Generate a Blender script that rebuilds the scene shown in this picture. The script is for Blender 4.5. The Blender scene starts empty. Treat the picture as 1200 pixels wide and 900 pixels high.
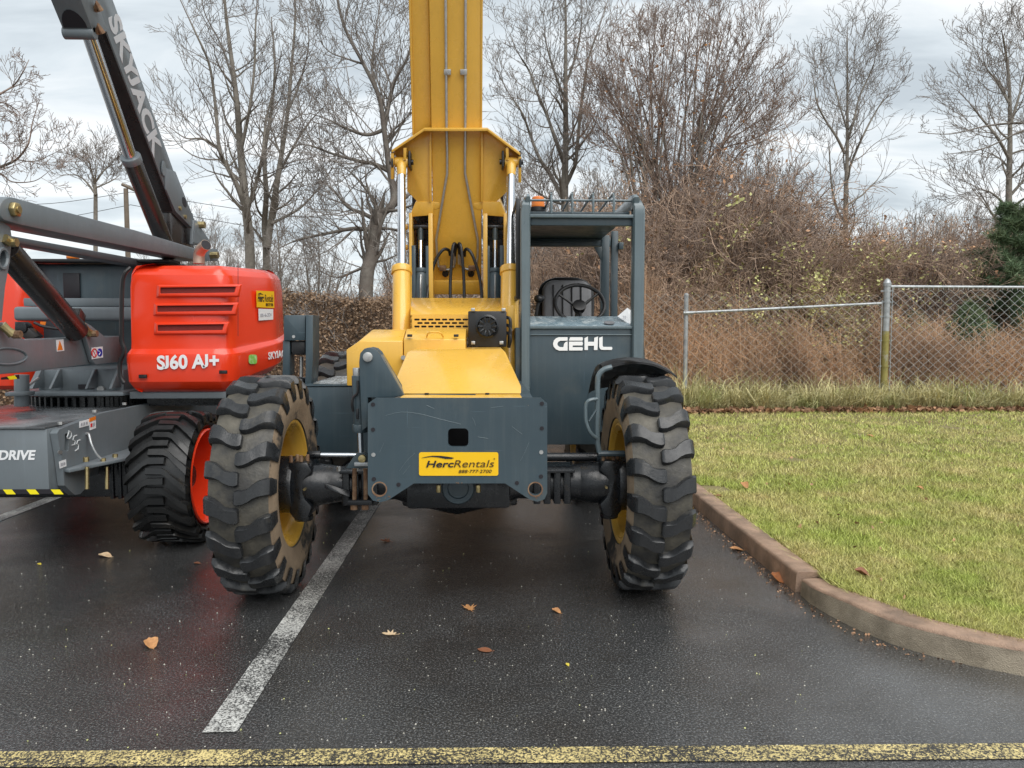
import bpy, bmesh, math, random
import numpy as np
from mathutils import Vector, Matrix
random.seed(7); rng = np.random.default_rng(7)
R = math.radians
SC = bpy.context.scene
COL = SC.collection
# ------------------------------------------------------------------ camera
EYE = Vector((0, 0, 1.55)); PITCH = math.atan(60/900); YAW = math.atan(30/900)
cam = bpy.data.cameras.new('camera'); camo = bpy.data.objects.new('camera', cam); COL.objects.link(camo)
cam.sensor_width = 36; cam.lens = 27; cam.clip_start = .05; cam.clip_end = 3000
camo.location = EYE; camo.rotation_euler = (R(90)-PITCH, 0, -YAW)
SC.camera = camo
# ------------------------------------------------------------------ light and sky
SUN_EL, SUN_AZ = R(50), R(152)          # azimuth clockwise from +Y
SC.view_settings.view_transform = 'Standard'; SC.view_settings.look = 'None'
SC.view_settings.exposure = 1.0; SC.view_settings.gamma = 1
sl = bpy.data.lights.new('sun', 'SUN'); sl.energy = 1.5; sl.angle = R(60); sl.color = (1, .97, .93)
so = bpy.data.objects.new('sun', sl); COL.objects.link(so)
sd = Vector((math.sin(SUN_AZ)*math.cos(SUN_EL), math.cos(SUN_AZ)*math.cos(SUN_EL), math.sin(SUN_EL)))
so.rotation_euler = sd.to_track_quat('Z', 'Y').to_euler(); so.location = (0, -5, 20)
W = bpy.data.worlds.new('World'); SC.world = W; W.use_nodes = True
nt = W.node_tree; nt.nodes.clear()
def N(nt, typ, **kw):
    n = nt.nodes.new(typ)
    for k, v in kw.items():
        if hasattr(n, k): setattr(n, k, v)
        else: n.inputs[k.replace('_', ' ')].default_value = v
    return n
def L(nt, a, b): nt.links.new(a, b)
def build_sky():
    sky = N(nt, 'ShaderNodeTexSky', sky_type='NISHITA'); sky.sun_disc = False; sky.sun_elevation = SUN_EL; sky.sun_rotation = SUN_AZ
    tc = N(nt, 'ShaderNodeTexCoord'); sx = N(nt, 'ShaderNodeSeparateXYZ'); L(nt, tc.outputs['Generated'], sx.inputs[0])
    zc = N(nt, 'ShaderNodeMath', operation='MAXIMUM'); L(nt, sx.outputs['Z'], zc.inputs[0]); zc.inputs[1].default_value = 0
    za = N(nt, 'ShaderNodeMath', operation='ADD'); L(nt, zc.outputs[0], za.inputs[0]); za.inputs[1].default_value = .16
    u = N(nt, 'ShaderNodeMath', operation='DIVIDE'); L(nt, sx.outputs['X'], u.inputs[0]); L(nt, za.outputs[0], u.inputs[1])
    v = N(nt, 'ShaderNodeMath', operation='DIVIDE'); L(nt, sx.outputs['Y'], v.inputs[0]); L(nt, za.outputs[0], v.inputs[1])
    cb = N(nt, 'ShaderNodeCombineXYZ'); L(nt, u.outputs[0], cb.inputs[0]); L(nt, v.outputs[0], cb.inputs[1])
    mp = N(nt, 'ShaderNodeMapping'); mp.inputs['Rotation'].default_value = (0, 0, R(14)); mp.inputs['Scale'].default_value = (.8, 1.9, 1); L(nt, cb.outputs[0], mp.inputs[0])
    n1 = N(nt, 'ShaderNodeTexNoise', Scale=1.5, Detail=7, Roughness=.55, Distortion=.5); L(nt, mp.outputs[0], n1.inputs['Vector'])
    n2 = N(nt, 'ShaderNodeTexNoise', Scale=.55, Detail=3, Roughness=.5); L(nt, mp.outputs[0], n2.inputs['Vector'])
    ad = N(nt, 'ShaderNodeMix', data_type='FLOAT'); ad.inputs[0].default_value = .42; L(nt, n1.outputs['Fac'], ad.inputs[2]); L(nt, n2.outputs['Fac'], ad.inputs[3])
    cr = N(nt, 'ShaderNodeValToRGB'); L(nt, ad.outputs[0], cr.inputs[0])
    e = cr.color_ramp.elements; e[0].position = .40; e[0].color = (3.05, 3.38, 3.6, 1); e[1].position = .60; e[1].color = (5.5, 5.6, 5.6, 1)
    m = e.new(.48); m.color = (3.95, 4.3, 4.5, 1)
    # cloud thins a little so the blue air behind tints it
    mx = N(nt, 'ShaderNodeMix', data_type='RGBA'); mx.inputs[0].default_value = .93; L(nt, sky.outputs[0], mx.inputs[6]); L(nt, cr.outputs[0], mx.inputs[7])
    bg = N(nt, 'ShaderNodeBackground', Strength=.1); L(nt, mx.outputs[2], bg.inputs[0])
    out = N(nt, 'ShaderNodeOutputWorld'); L(nt, bg.outputs[0], out.inputs[0])
build_sky()
SC.cycles.max_bounces = 6; SC.cycles.transparent_max_bounces = 6
# ------------------------------------------------------------------ survey: photograph sight lines onto known planes
FW = Vector((math.sin(YAW)*math.cos(PITCH), math.cos(YAW)*math.cos(PITCH), -math.sin(PITCH)))
RT = Vector((math.cos(YAW), -math.sin(YAW), 0)); UP = RT.cross(FW)
def ray(px, py): return FW + RT*((px-600)/900) + UP*((450-py)/900)
def at(px, py, Y): d = ray(px, py); return EYE + d*(Y/d.y)
def ax(px, py, X): d = ray(px, py); return EYE + d*(X/d.x)
def gz(px, py, z=0): d = ray(px, py); return EYE + d*((z-EYE.z)/d.z)
def onp(px, py, o, n): d = ray(px, py); return EYE + d*((o-EYE).dot(n)/d.dot(n))
# ------------------------------------------------------------------ materials
def setin(n, k, v):
    if k in n.inputs: n.inputs[k].default_value = v
def rgba(c): return (c[0], c[1], c[2], 1)
def mat(name, col, rough=.5, metal=0, col2=None, nscale=6, nlo=.45, nhi=.7, var=.12, streak=0, streakcol=None, bump=0, bscale=80,
        rvar=.1, coat=0, spec=.5, detail=6, island=0, space='Object', vscale=(1, 1, 1), chips=0, chipcol=(.05, .03, .02), scratch=0):
    m = bpy.data.materials.new(name); m.use_nodes = True; t = m.node_tree; b = t.nodes['Principled BSDF']
    setin(b, 'Roughness', rough); setin(b, 'Metallic', metal); setin(b, 'Coat Weight', coat); setin(b, 'Coat Roughness', .12); setin(b, 'Specular IOR Level', spec)
    if space == 'World':
        g = N(t, 'ShaderNodeNewGeometry'); vec = g.outputs['Position']
    else:
        tc = N(t, 'ShaderNodeTexCoord'); vec = tc.outputs['Object']
    if vscale != (1, 1, 1):
        mp = N(t, 'ShaderNodeMapping'); mp.inputs['Scale'].default_value = vscale; L(t, vec, mp.inputs[0]); vec = mp.outputs[0]
    n1 = N(t, 'ShaderNodeTexNoise', Scale=nscale, Detail=detail, Roughness=.6); L(t, vec, n1.inputs['Vector'])
    # value variation
    cr = N(t, 'ShaderNodeValToRGB'); L(t, n1.outputs['Fac'], cr.inputs[0])
    cr.color_ramp.elements[0].position = .25; cr.color_ramp.elements[1].position = .75
    cr.color_ramp.elements[0].color = rgba([c*(1-var) for c in col]); cr.color_ramp.elements[1].color = rgba([min(1, c*(1+var)) for c in col])
    c = cr.outputs[0]
    if col2 is not None:
        n2 = N(t, 'ShaderNodeTexNoise', Scale=nscale*.63, Detail=8, Roughness=.65); L(t, vec, n2.inputs['Vector'])
        mr = N(t, 'ShaderNodeMapRange'); L(t, n2.outputs['Fac'], mr.inputs[0]); mr.inputs[1].default_value = nlo; mr.inputs[2].default_value = nhi
        mx = N(t, 'ShaderNodeMix', data_type='RGBA'); L(t, mr.outputs[0], mx.inputs[0]); L(t, c, mx.inputs[6]); mx.inputs[7].default_value = rgba(col2); c = mx.outputs[2]
    if streak:
        mp = N(t, 'ShaderNodeMapping'); mp.inputs['Scale'].default_value = (34, 34, 1.6); L(t, vec, mp.inputs[0])
        n3 = N(t, 'ShaderNodeTexNoise', Scale=1, Detail=4, Roughness=.6); L(t, mp.outputs[0], n3.inputs['Vector'])
        mr = N(t, 'ShaderNodeMapRange'); L(t, n3.outputs['Fac'], mr.inputs[0]); mr.inputs[1].default_value = .5; mr.inputs[2].default_value = .78; mr.inputs[4].default_value = streak
        mx = N(t, 'ShaderNodeMix', data_type='RGBA'); L(t, mr.outputs[0], mx.inputs[0]); L(t, c, mx.inputs[6]); mx.inputs[7].default_value = rgba(streakcol or [min(1, x*1.8) for x in col]); c = mx.outputs[2]
    if chips:       # paint chips: a few irregular specks
        nv = N(t, 'ShaderNodeTexNoise', Scale=26, Detail=4, Roughness=.6); L(t, vec, nv.inputs['Vector'])
        mr = N(t, 'ShaderNodeMapRange'); L(t, nv.outputs['Fac'], mr.inputs[0]); mr.inputs[1].default_value = .80-chips; mr.inputs[2].default_value = .82-chips
        mx = N(t, 'ShaderNodeMix', data_type='RGBA'); L(t, mr.outputs[0], mx.inputs[0]); L(t, c, mx.inputs[6]); mx.inputs[7].default_value = rgba(chipcol); c = mx.outputs[2]
    if scratch:     # long thin scuffs in a few directions
        for rot, sc_ in (((.3, .7, .2), (3, 60, 140)), ((.1, -.5, 1.1), (140, 50, 3.5))):
            mp = N(t, 'ShaderNodeMapping'); mp.inputs['Rotation'].default_value = rot; mp.inputs['Scale'].default_value = sc_; L(t, vec, mp.inputs[0])
            nv = N(t, 'ShaderNodeTexNoise', Scale=1, Detail=2, Roughness=.5); L(t, mp.outputs[0], nv.inputs['Vector'])
            mr = N(t, 'ShaderNodeMapRange'); L(t, nv.outputs['Fac'], mr.inputs[0]); mr.inputs[1].default_value = .72; mr.inputs[2].default_value = .80; mr.inputs[4].default_value = scratch
            mx = N(t, 'ShaderNodeMix', data_type='RGBA'); L(t, mr.outputs[0], mx.inputs[0]); L(t, c, mx.inputs[6]); mx.inputs[7].default_value = rgba([min(1, x*3+.03) for x in col]); c = mx.outputs[2]
    if island:
        g2 = N(t, 'ShaderNodeNewGeometry'); hs = N(t, 'ShaderNodeHueSaturation')
        mr = N(t, 'ShaderNodeMapRange'); L(t, g2.outputs['Random Per Island'], mr.inputs[0]); mr.inputs[3].default_value = 1-island; mr.inputs[4].default_value = 1+island
        L(t, mr.outputs[0], hs.inputs['Value']); L(t, c, hs.inputs['Color']); c = hs.outputs[0]
    L(t, c, b.inputs['Base Color'])
    if rvar:
        nr = N(t, 'ShaderNodeTexNoise', Scale=nscale*1.7, Detail=5, Roughness=.6); L(t, vec, nr.inputs['Vector'])
        mr = N(t, 'ShaderNodeMapRange'); L(t, nr.outputs['Fac'], mr.inputs[0]); mr.inputs[1].default_value = .3; mr.inputs[2].default_value = .7
        mr.inputs[3].default_value = max(.03, rough-rvar); mr.inputs[4].default_value = min(1, rough+rvar); L(t, mr.outputs[0], b.inputs['Roughness'])
    if bump:
        nb = N(t, 'ShaderNodeTexNoise', Scale=bscale, Detail=3, Roughness=.6); L(t, vec, nb.inputs['Vector'])
        bp = N(t, 'ShaderNodeBump', Strength=bump, Distance=.01); L(t, nb.outputs['Fac'], bp.inputs['Height']); L(t, bp.outputs[0], b.inputs['Normal'])
    return m
M = {}
M['yellow'] = mat('yellow_paint', (.72, .415, .06), .30, col2=(.55, .34, .10), nscale=3, nlo=.62, nhi=.86, var=.05, coat=.35, streak=.22, streakcol=(.46, .27, .05), bump=.02, bscale=240, chips=.045, chipcol=(.09, .05, .02))
M['teal'] = mat('grey_green_paint', (.037, .060, .074), .42, col2=(.085, .095, .09), nscale=4, nlo=.56, nhi=.85, var=.1, coat=.15, streak=.3, streakcol=(.085, .105, .11), bump=.03, bscale=160, rvar=.14, chips=.04, chipcol=(.16, .13, .10), scratch=.6)
M['tealdeck'] = mat('wet_dash_sheen_paint', (.20, .27, .31), .3, col2=(.42, .48, .5), nscale=22, nlo=.5, nhi=.62, var=.2, rvar=.18)  # pale base and flecks paint a wet sheen into the dash colour
M['lgrey'] = mat('cage_paint', (.10, .135, .15), .34, nscale=4, var=.12, streak=.3, streakcol=(.2, .25, .27), coat=.3)
M['sgrey'] = mat('lift_grey_paint', (.14, .163, .178), .42, col2=(.15, .155, .155), nscale=5, nlo=.55, nhi=.8, var=.08, coat=.1, streak=.15, bump=.03, bscale=160, chips=.03, chipcol=(.3, .3, .29))
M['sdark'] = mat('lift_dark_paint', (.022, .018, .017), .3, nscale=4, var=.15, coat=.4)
M['red'] = mat('red_paint', (.76, .046, .012), .22, nscale=2, var=.05, coat=.35, bump=.012, bscale=300, rvar=.06)
M['redmesh'] = mat('dark_red_mesh', (.16, .012, .008), .6, nscale=300, var=.7, bump=.6, bscale=400)
M['black'] = mat('black_plastic', (.012, .012, .013), .42, nscale=10, var=.25)
M['axle'] = mat('black_axle_paint', (.008, .0095, .012), .30, col2=(.05, .038, .026), nscale=14, nlo=.62, nhi=.8, var=.3, rvar=.15, bump=.1, bscale=60)
M['rust'] = mat('rusty_steel', (.16, .085, .045), .7, col2=(.3, .2, .12), nscale=30, var=.4)
M['rubber'] = mat('worn_rubber', (.023, .0245, .0265), .31, col2=(.075, .07, .06), nscale=11, nlo=.56, nhi=.76, var=.25, rvar=.18, streak=.35, streakcol=(.01, .01, .011), bump=.12, bscale=90)
M['mudrubber'] = mat('mud_stained_rubber', (.085, .077, .060), .55, col2=(.034, .033, .031), nscale=9, nlo=.40, nhi=.62, var=.4, bump=.35, bscale=50)
M['mudside'] = mat('muddy_sidewall', (.26, .19, .125), .8, col2=(.04, .037, .034), nscale=5, nlo=.55, nhi=.61, var=.3, bump=.4, bscale=40)
M['blackrubber'] = mat('new_black_rubber', (.011, .0115, .012), .33, nscale=9, var=.25, rvar=.1, col2=(.05, .042, .032), nlo=.62, nhi=.8)
M['chrome'] = mat('chrome', (.60, .62, .65), .16, 1, nscale=5, var=.05, rvar=.05)
M['steel'] = mat('zinc_steel', (.45, .45, .44), .4, .8, nscale=30, var=.2)
M['brass'] = mat('yellow_zinc', (.45, .36, .18), .35, .9, nscale=30, var=.2)
M['galv'] = mat('galvanised_steel', (.42, .44, .45), .45, .55, col2=(.30, .32, .33), nscale=14, nlo=.45, nhi=.65, var=.12)
M['galvmoss'] = mat('algae_stained_galvanised_steel', (.27, .235, .07), .6, .2, col2=(.33, .33, .28), nscale=9, nlo=.5, nhi=.7, var=.2)
M['oldwire'] = mat('weathered_wire', (.42, .41, .38), .6, .2, nscale=3, var=.2, rvar=0)
M['wire'] = mat('galvanised_wire', (.46, .48, .48), .45, .3, nscale=3, var=.15, rvar=0)
M['rod'] = mat('bronze_rod', (.30, .21, .12), .22, .9, nscale=3, var=.2)
M['orange'] = mat('orange_lens', (.75, .19, .01), .25, var=.05, coat=.5)
M['white'] = mat('white_vinyl', (.78, .79, .80), .4, var=.03, nscale=20)
M['whiteletter'] = mat('white_raised_letters', (.86, .86, .85), .35, var=.02)
M['silverletter'] = mat('pale_grey_vinyl', (.52, .53, .55), .45, var=.03)
M['herc'] = mat('yellow_sticker', (.85, .50, .005), .4, var=.02)
M['ink'] = mat('black_ink', (.012, .010, .014), .45, var=0.02)
M['brownink'] = mat('brown_ink', (.06, .03, .005), .5, var=0.02)
M['redink'] = mat('red_ink', (.6, .03, .03), .5, var=.02); M['blueink'] = mat('blue_ink', (.02, .03, .35), .5, var=.02)
M['orangeink'] = mat('orange_ink', (.8, .2, .01), .5, var=.02); M['greenink'] = mat('green_ink', (.22, .55, .08), .5, col2=(.6, .8, .5), nscale=40, var=.1)
M['greyink'] = mat('grey_ink', (.35, .35, .38), .5, var=.02); M['limeink'] = mat('safety_yellow_ink', (.85, .72, .01), .4, var=.02)
M['chalk'] = mat('chalk', (.5, .52, .53), .9, var=.2, nscale=60)
M['seat'] = mat('grey_vinyl_seat', (.20, .20, .21), .5, nscale=10, var=.15)
M['deckplate'] = mat('bright_tread_plate', (.52, .54, .55), .32, .8, col2=(.3, .3, .28), nscale=25, nlo=.45, nhi=.6, var=.2, bump=.5, bscale=60)
M['exhaust'] = mat('heat_tinted_steel', (.50, .39, .31), .4, .6, nscale=14, var=.25)
def glass():
    m = bpy.data.materials.new('wet_tinted_glass'); m.use_nodes = True; t = m.node_tree; b = t.nodes['Principled BSDF']
    setin(b, 'Base Color', (.10, .10, .085, 1)); setin(b, 'Roughness', .05); setin(b, 'Transmission Weight', .35); setin(b, 'IOR', 1.5)
    tc = N(t, 'ShaderNodeTexCoord'); v = N(t, 'ShaderNodeTexVoronoi', Scale=60); L(t, tc.outputs['Object'], v.inputs['Vector'])
    bp = N(t, 'ShaderNodeBump', Strength=.15, Distance=.01); L(t, v.outputs['Distance'], bp.inputs['Height']); L(t, bp.outputs[0], b.inputs['Normal'])
    return m
M['glass'] = glass()
def asphalt():
    m = bpy.data.materials.new('wet_asphalt'); m.use_nodes = True; t = m.node_tree; b = t.nodes['Principled BSDF']
    g = N(t, 'ShaderNodeNewGeometry'); P = g.outputs['Position']
    n1 = N(t, 'ShaderNodeTexNoise', Scale=105, Detail=5, Roughness=.75); L(t, P, n1.inputs['Vector'])
    cr = N(t, 'ShaderNodeValToRGB'); L(t, n1.outputs['Fac'], cr.inputs[0]); e = cr.color_ramp.elements
    e[0].position = .40; e[0].color = (.014, .0145, .015, 1); e[1].position = .70; e[1].color = (.27, .272, .272, 1); k = e.new(.53); k.color = (.052, .0525, .053, 1)
    nb = N(t, 'ShaderNodeTexNoise', Scale=1.0, Detail=6, Roughness=.62); L(t, P, nb.inputs['Vector'])
    mr = N(t, 'ShaderNodeMapRange'); L(t, nb.outputs['Fac'], mr.inputs[0]); mr.inputs[1].default_value = .44; mr.inputs[2].default_value = .62
    mx = N(t, 'ShaderNodeMix', data_type='RGBA', blend_type='MULTIPLY'); L(t, mr.outputs[0], mx.inputs[0]); L(t, cr.outputs[0], mx.inputs[6]); mx.inputs[7].default_value = (.70, .65, .61, 1)
    # stones of the aggregate: some pale, each its own tone
    v = N(t, 'ShaderNodeTexVoronoi', Scale=75); L(t, P, v.inputs['Vector'])
    mr2 = N(t, 'ShaderNodeMapRange'); L(t, v.outputs['Distance'], mr2.inputs[0]); mr2.inputs[1].default_value = .22; mr2.inputs[2].default_value = .34; mr2.inputs[3].default_value = 1; mr2.inputs[4].default_value = 0
    sp = N(t, 'ShaderNodeSeparateColor'); L(t, v.outputs['Color'], sp.inputs[0])
    th = N(t, 'ShaderNodeMapRange'); L(t, sp.outputs[0], th.inputs[0]); th.inputs[1].default_value = .55; th.inputs[2].default_value = 1.0; th.inputs[3].default_value = 0; th.inputs[4].default_value = .55
    mu = N(t, 'ShaderNodeMath', operation='MULTIPLY'); L(t, mr2.outputs[0], mu.inputs[0]); L(t, th.outputs[0], mu.inputs[1])
    mx2 = N(t, 'ShaderNodeMix', data_type='RGBA'); L(t, mu.outputs[0], mx2.inputs[0]); L(t, mx.outputs[2], mx2.inputs[6]); mx2.inputs[7].default_value = (.20, .20, .19, 1)
    L(t, mx2.outputs[2], b.inputs['Base Color'])
    # water film: smooth patches among damp rough ones
    nw = N(t, 'ShaderNodeTexNoise', Scale=.7, Detail=7, Roughness=.62, Distortion=.8); L(t, P, nw.inputs['Vector'])
    wr = N(t, 'ShaderNodeMapRange'); L(t, nw.outputs['Fac'], wr.inputs[0]); wr.inputs[1].default_value = .40; wr.inputs[2].default_value = .60; wr.inputs[3].default_value = .27; wr.inputs[4].default_value = .06
    L(t, wr.outputs[0], b.inputs['Roughness'])
    ws = N(t, 'ShaderNodeMapRange'); L(t, nw.outputs['Fac'], ws.inputs[0]); ws.inputs[1].default_value = .42; ws.inputs[2].default_value = .66; ws.inputs[3].default_value = .5; ws.inputs[4].default_value = .12
    hm = N(t, 'ShaderNodeMath', operation='MULTIPLY_ADD'); L(t, v.outputs['Distance'], hm.inputs[0]); hm.inputs[1].default_value = -.7; L(t, n1.outputs['Fac'], hm.inputs[2])
    bp = N(t, 'ShaderNodeBump', Distance=.009); L(t, hm.outputs[0], bp.inputs['Height']); L(t, ws.outputs[0], bp.inputs['Strength']); L(t, bp.outputs[0], b.inputs['Normal'])
    setin(b, 'Specular IOR Level', .6)
    cw = N(t, 'ShaderNodeMapRange'); L(t, nw.outputs['Fac'], cw.inputs[0]); cw.inputs[1].default_value = .40; cw.inputs[2].default_value = .58; cw.inputs[3].default_value = .35; cw.inputs[4].default_value = 1.0
    L(t, cw.outputs[0], b.inputs['Coat Weight']); setin(b, 'Coat Roughness', .20); setin(b, 'Coat IOR', 1.48)
    n5 = N(t, 'ShaderNodeTexNoise', Scale=70, Detail=4, Roughness=.7); L(t, P, n5.inputs['Vector'])
    b2 = N(t, 'ShaderNodeBump', Strength=.25, Distance=.008); L(t, n5.outputs['Fac'], b2.inputs['Height']); L(t, b2.outputs[0], b.inputs['Coat Normal'])
    return m
M['asphalt'] = asphalt()
def worn_line(name, col, lo, hi, scale):
    m = mat(name, col, .5, col2=[c*.6 for c in col], nscale=12, var=.1); t = m.node_tree; b = t.nodes['Principled BSDF']
    g = N(t, 'ShaderNodeNewGeometry'); n1 = N(t, 'ShaderNodeTexNoise', Scale=scale, Detail=5, Roughness=.75); L(t, g.outputs['Position'], n1.inputs['Vector'])
    n2 = N(t, 'ShaderNodeTexNoise', Scale=2.2, Detail=3); L(t, g.outputs['Position'], n2.inputs['Vector'])
    mm = N(t, 'ShaderNodeMath', operation='MULTIPLY_ADD'); L(t, n2.outputs['Fac'], mm.inputs[0]); mm.inputs[1].default_value = .35; L(t, n1.outputs['Fac'], mm.inputs[2])
    mr = N(t, 'ShaderNodeMapRange'); L(t, mm.outputs[0], mr.inputs[0]); mr.inputs[1].default_value = lo; mr.inputs[2].default_value = hi
    old = b.inputs['Base Color'].links[0].from_socket
    mx = N(t, 'ShaderNodeMix', data_type='RGBA'); L(t, mr.outputs[0], mx.inputs[0]); mx.inputs[6].default_value = (.028, .028, .028, 1); L(t, old, mx.inputs[7]); L(t, mx.outputs[2], b.inputs['Base Color'])
    nb = N(t, 'ShaderNodeTexNoise', Scale=110, Detail=3); L(t, g.outputs['Position'], nb.inputs['Vector'])
    bp = N(t, 'ShaderNodeBump', Strength=.6, Distance=.006); L(t, nb.outputs['Fac'], bp.inputs['Height']); L(t, bp.outputs[0], b.inputs['Normal'])
    return m
M['whiteline'] = worn_line('worn_white_road_paint', (.62, .62, .59), .655, .72, 120)
M['yellowline'] = worn_line('worn_yellow_road_paint', (.74, .60, .26), .665, .73, 110)
M['kerb'] = mat('damp_concrete_reddish', (.40, .265, .185), .6, col2=(.22, .15, .105), nscale=7, nlo=.45, nhi=.66, var=.28, bump=.8, bscale=170, space='World')
M['kerbcurve'] = mat('damp_concrete_grey', (.34, .285, .21), .6, col2=(.16, .13, .09), nscale=6, nlo=.45, nhi=.66, var=.28, bump=.8, bscale=160, space='World')
M['soil'] = mat('lawn_soil_and_thatch', (.22, .185, .085), .95, col2=(.15, .105, .06), nscale=2.2, nlo=.45, nhi=.65, var=.35, bump=.8, bscale=60, space='World')
M['grass'] = mat('grass_blades', (.37, .43, .10), .5, col2=(.58, .50, .22), nscale=2.6, nlo=.38, nhi=.66, var=.22, rvar=0, island=.55, space='World', spec=.3)
M['drygrass'] = mat('tall_straw_grass', (.58, .53, .28), .6, col2=(.33, .38, .13), nscale=2, nlo=.52, nhi=.66, var=.2, rvar=0, island=.4, space='World', spec=.3)
M['litter'] = mat('woodland_leaf_litter', (.22, .15, .09), .95, col2=(.14, .10, .065), nscale=4, var=.3, bump=.8, bscale=30, space='World')
M['bark'] = mat('grey_brown_bark', (.21, .19, .16), .9, col2=(.13, .115, .095), nscale=9, var=.25, bump=.6, bscale=40, rvar=0, space='World')
M['barkdark'] = mat('dark_bark', (.135, .115, .098), .9, col2=(.19, .175, .15), nscale=6, var=.25, bump=.6, bscale=40, rvar=0, space='World')
M['twig'] = mat('twigs', (.22, .195, .175), .9, nscale=2, var=.2, rvar=0, space='World')
M['twigred'] = mat('reddish_twigs', (.25, .185, .15), .9, nscale=1.5, var=.25, rvar=0, space='World')
M['twigbrown'] = mat('brown_stems', (.44, .315, .23), .9, col2=(.29, .205, .155), nscale=1.2, var=.3, rvar=0, island=.35, space='World')
M['weed'] = mat('dead_weed_stems', (.62, .40, .25), .9, col2=(.36, .23, .15), nscale=.9, nlo=.42, nhi=.6, var=.3, rvar=0, island=.4, space='World')
M['deadleaf'] = mat('dead_leaves', (.40, .23, .13), .8, col2=(.22, .125, .075), nscale=2, var=.3, rvar=0, island=.5, space='World')
M['palegreen'] = mat('yellowing_leaves', (.55, .55, .22), .6, col2=(.45, .30, .08), nscale=1, nlo=.55, nhi=.8, var=.2, rvar=0, island=.35, space='World')
M['orangeleaf'] = mat('orange_leaves', (.38, .17, .05), .7, nscale=1, var=.3, rvar=0, island=.4, space='World')
M['hedge'] = mat('brown_hedge_leaves', (.32, .215, .135), .85, col2=(.20, .135, .09), nscale=2.5, var=.3, rvar=0, island=.35, space='World')
M['needle'] = mat('pine_needles', (.11, .175, .085), .6, col2=(.16, .20, .10), nscale=2, var=.3, rvar=0, island=.4, space='World')
M['wood'] = mat('weathered_pole_wood', (.16, .13, .10), .9, nscale=6, var=.2)
M['brick'] = mat('far_brick', (.32, .15, .11), .9, nscale=5, var=.15); M['siding'] = mat('far_pale_siding', (.5, .5, .48), .8, nscale=3, var=.08)
M['roofing'] = mat('far_roofing', (.2, .19, .19), .9, nscale=4, var=.15); M['pane'] = mat('far_window', (.05, .06, .08), .15, nscale=3, var=.1)

# ------------------------------------------------------------------ object helpers
ORG = {}
def link(o, parent=None):
    COL.objects.link(o)
    if parent is not None: o.parent = parent
    return o
def tag(o, label=None, cat=None, group=None, kind=None):
    if label: o['label'] = label
    if cat: o['category'] = cat
    if group: o['group'] = group
    if kind: o['kind'] = kind
    return o
def empty(name, loc, label=None, cat=None, group=None, parent=None):
    o = bpy.data.objects.new(name, None); o.empty_display_size = .1
    base = ORG[parent.name] if parent is not None else Vector((0, 0, 0))
    o.location = Vector(loc)-base; link(o, parent); ORG[o.name] = Vector(loc)
    return tag(o, label, cat, group)
def copy_tree(o, parent=None):
    c = o.copy(); COL.objects.link(c)
    if parent is not None: c.parent = parent
    for ch in list(o.children): copy_tree(ch, c)
    return c
def finish(me, smooth=35):
    me.polygons.foreach_set('use_smooth', np.ones(len(me.polygons), bool))
    try: me.set_sharp_from_angle(angle=R(smooth))
    except Exception: pass
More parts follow.
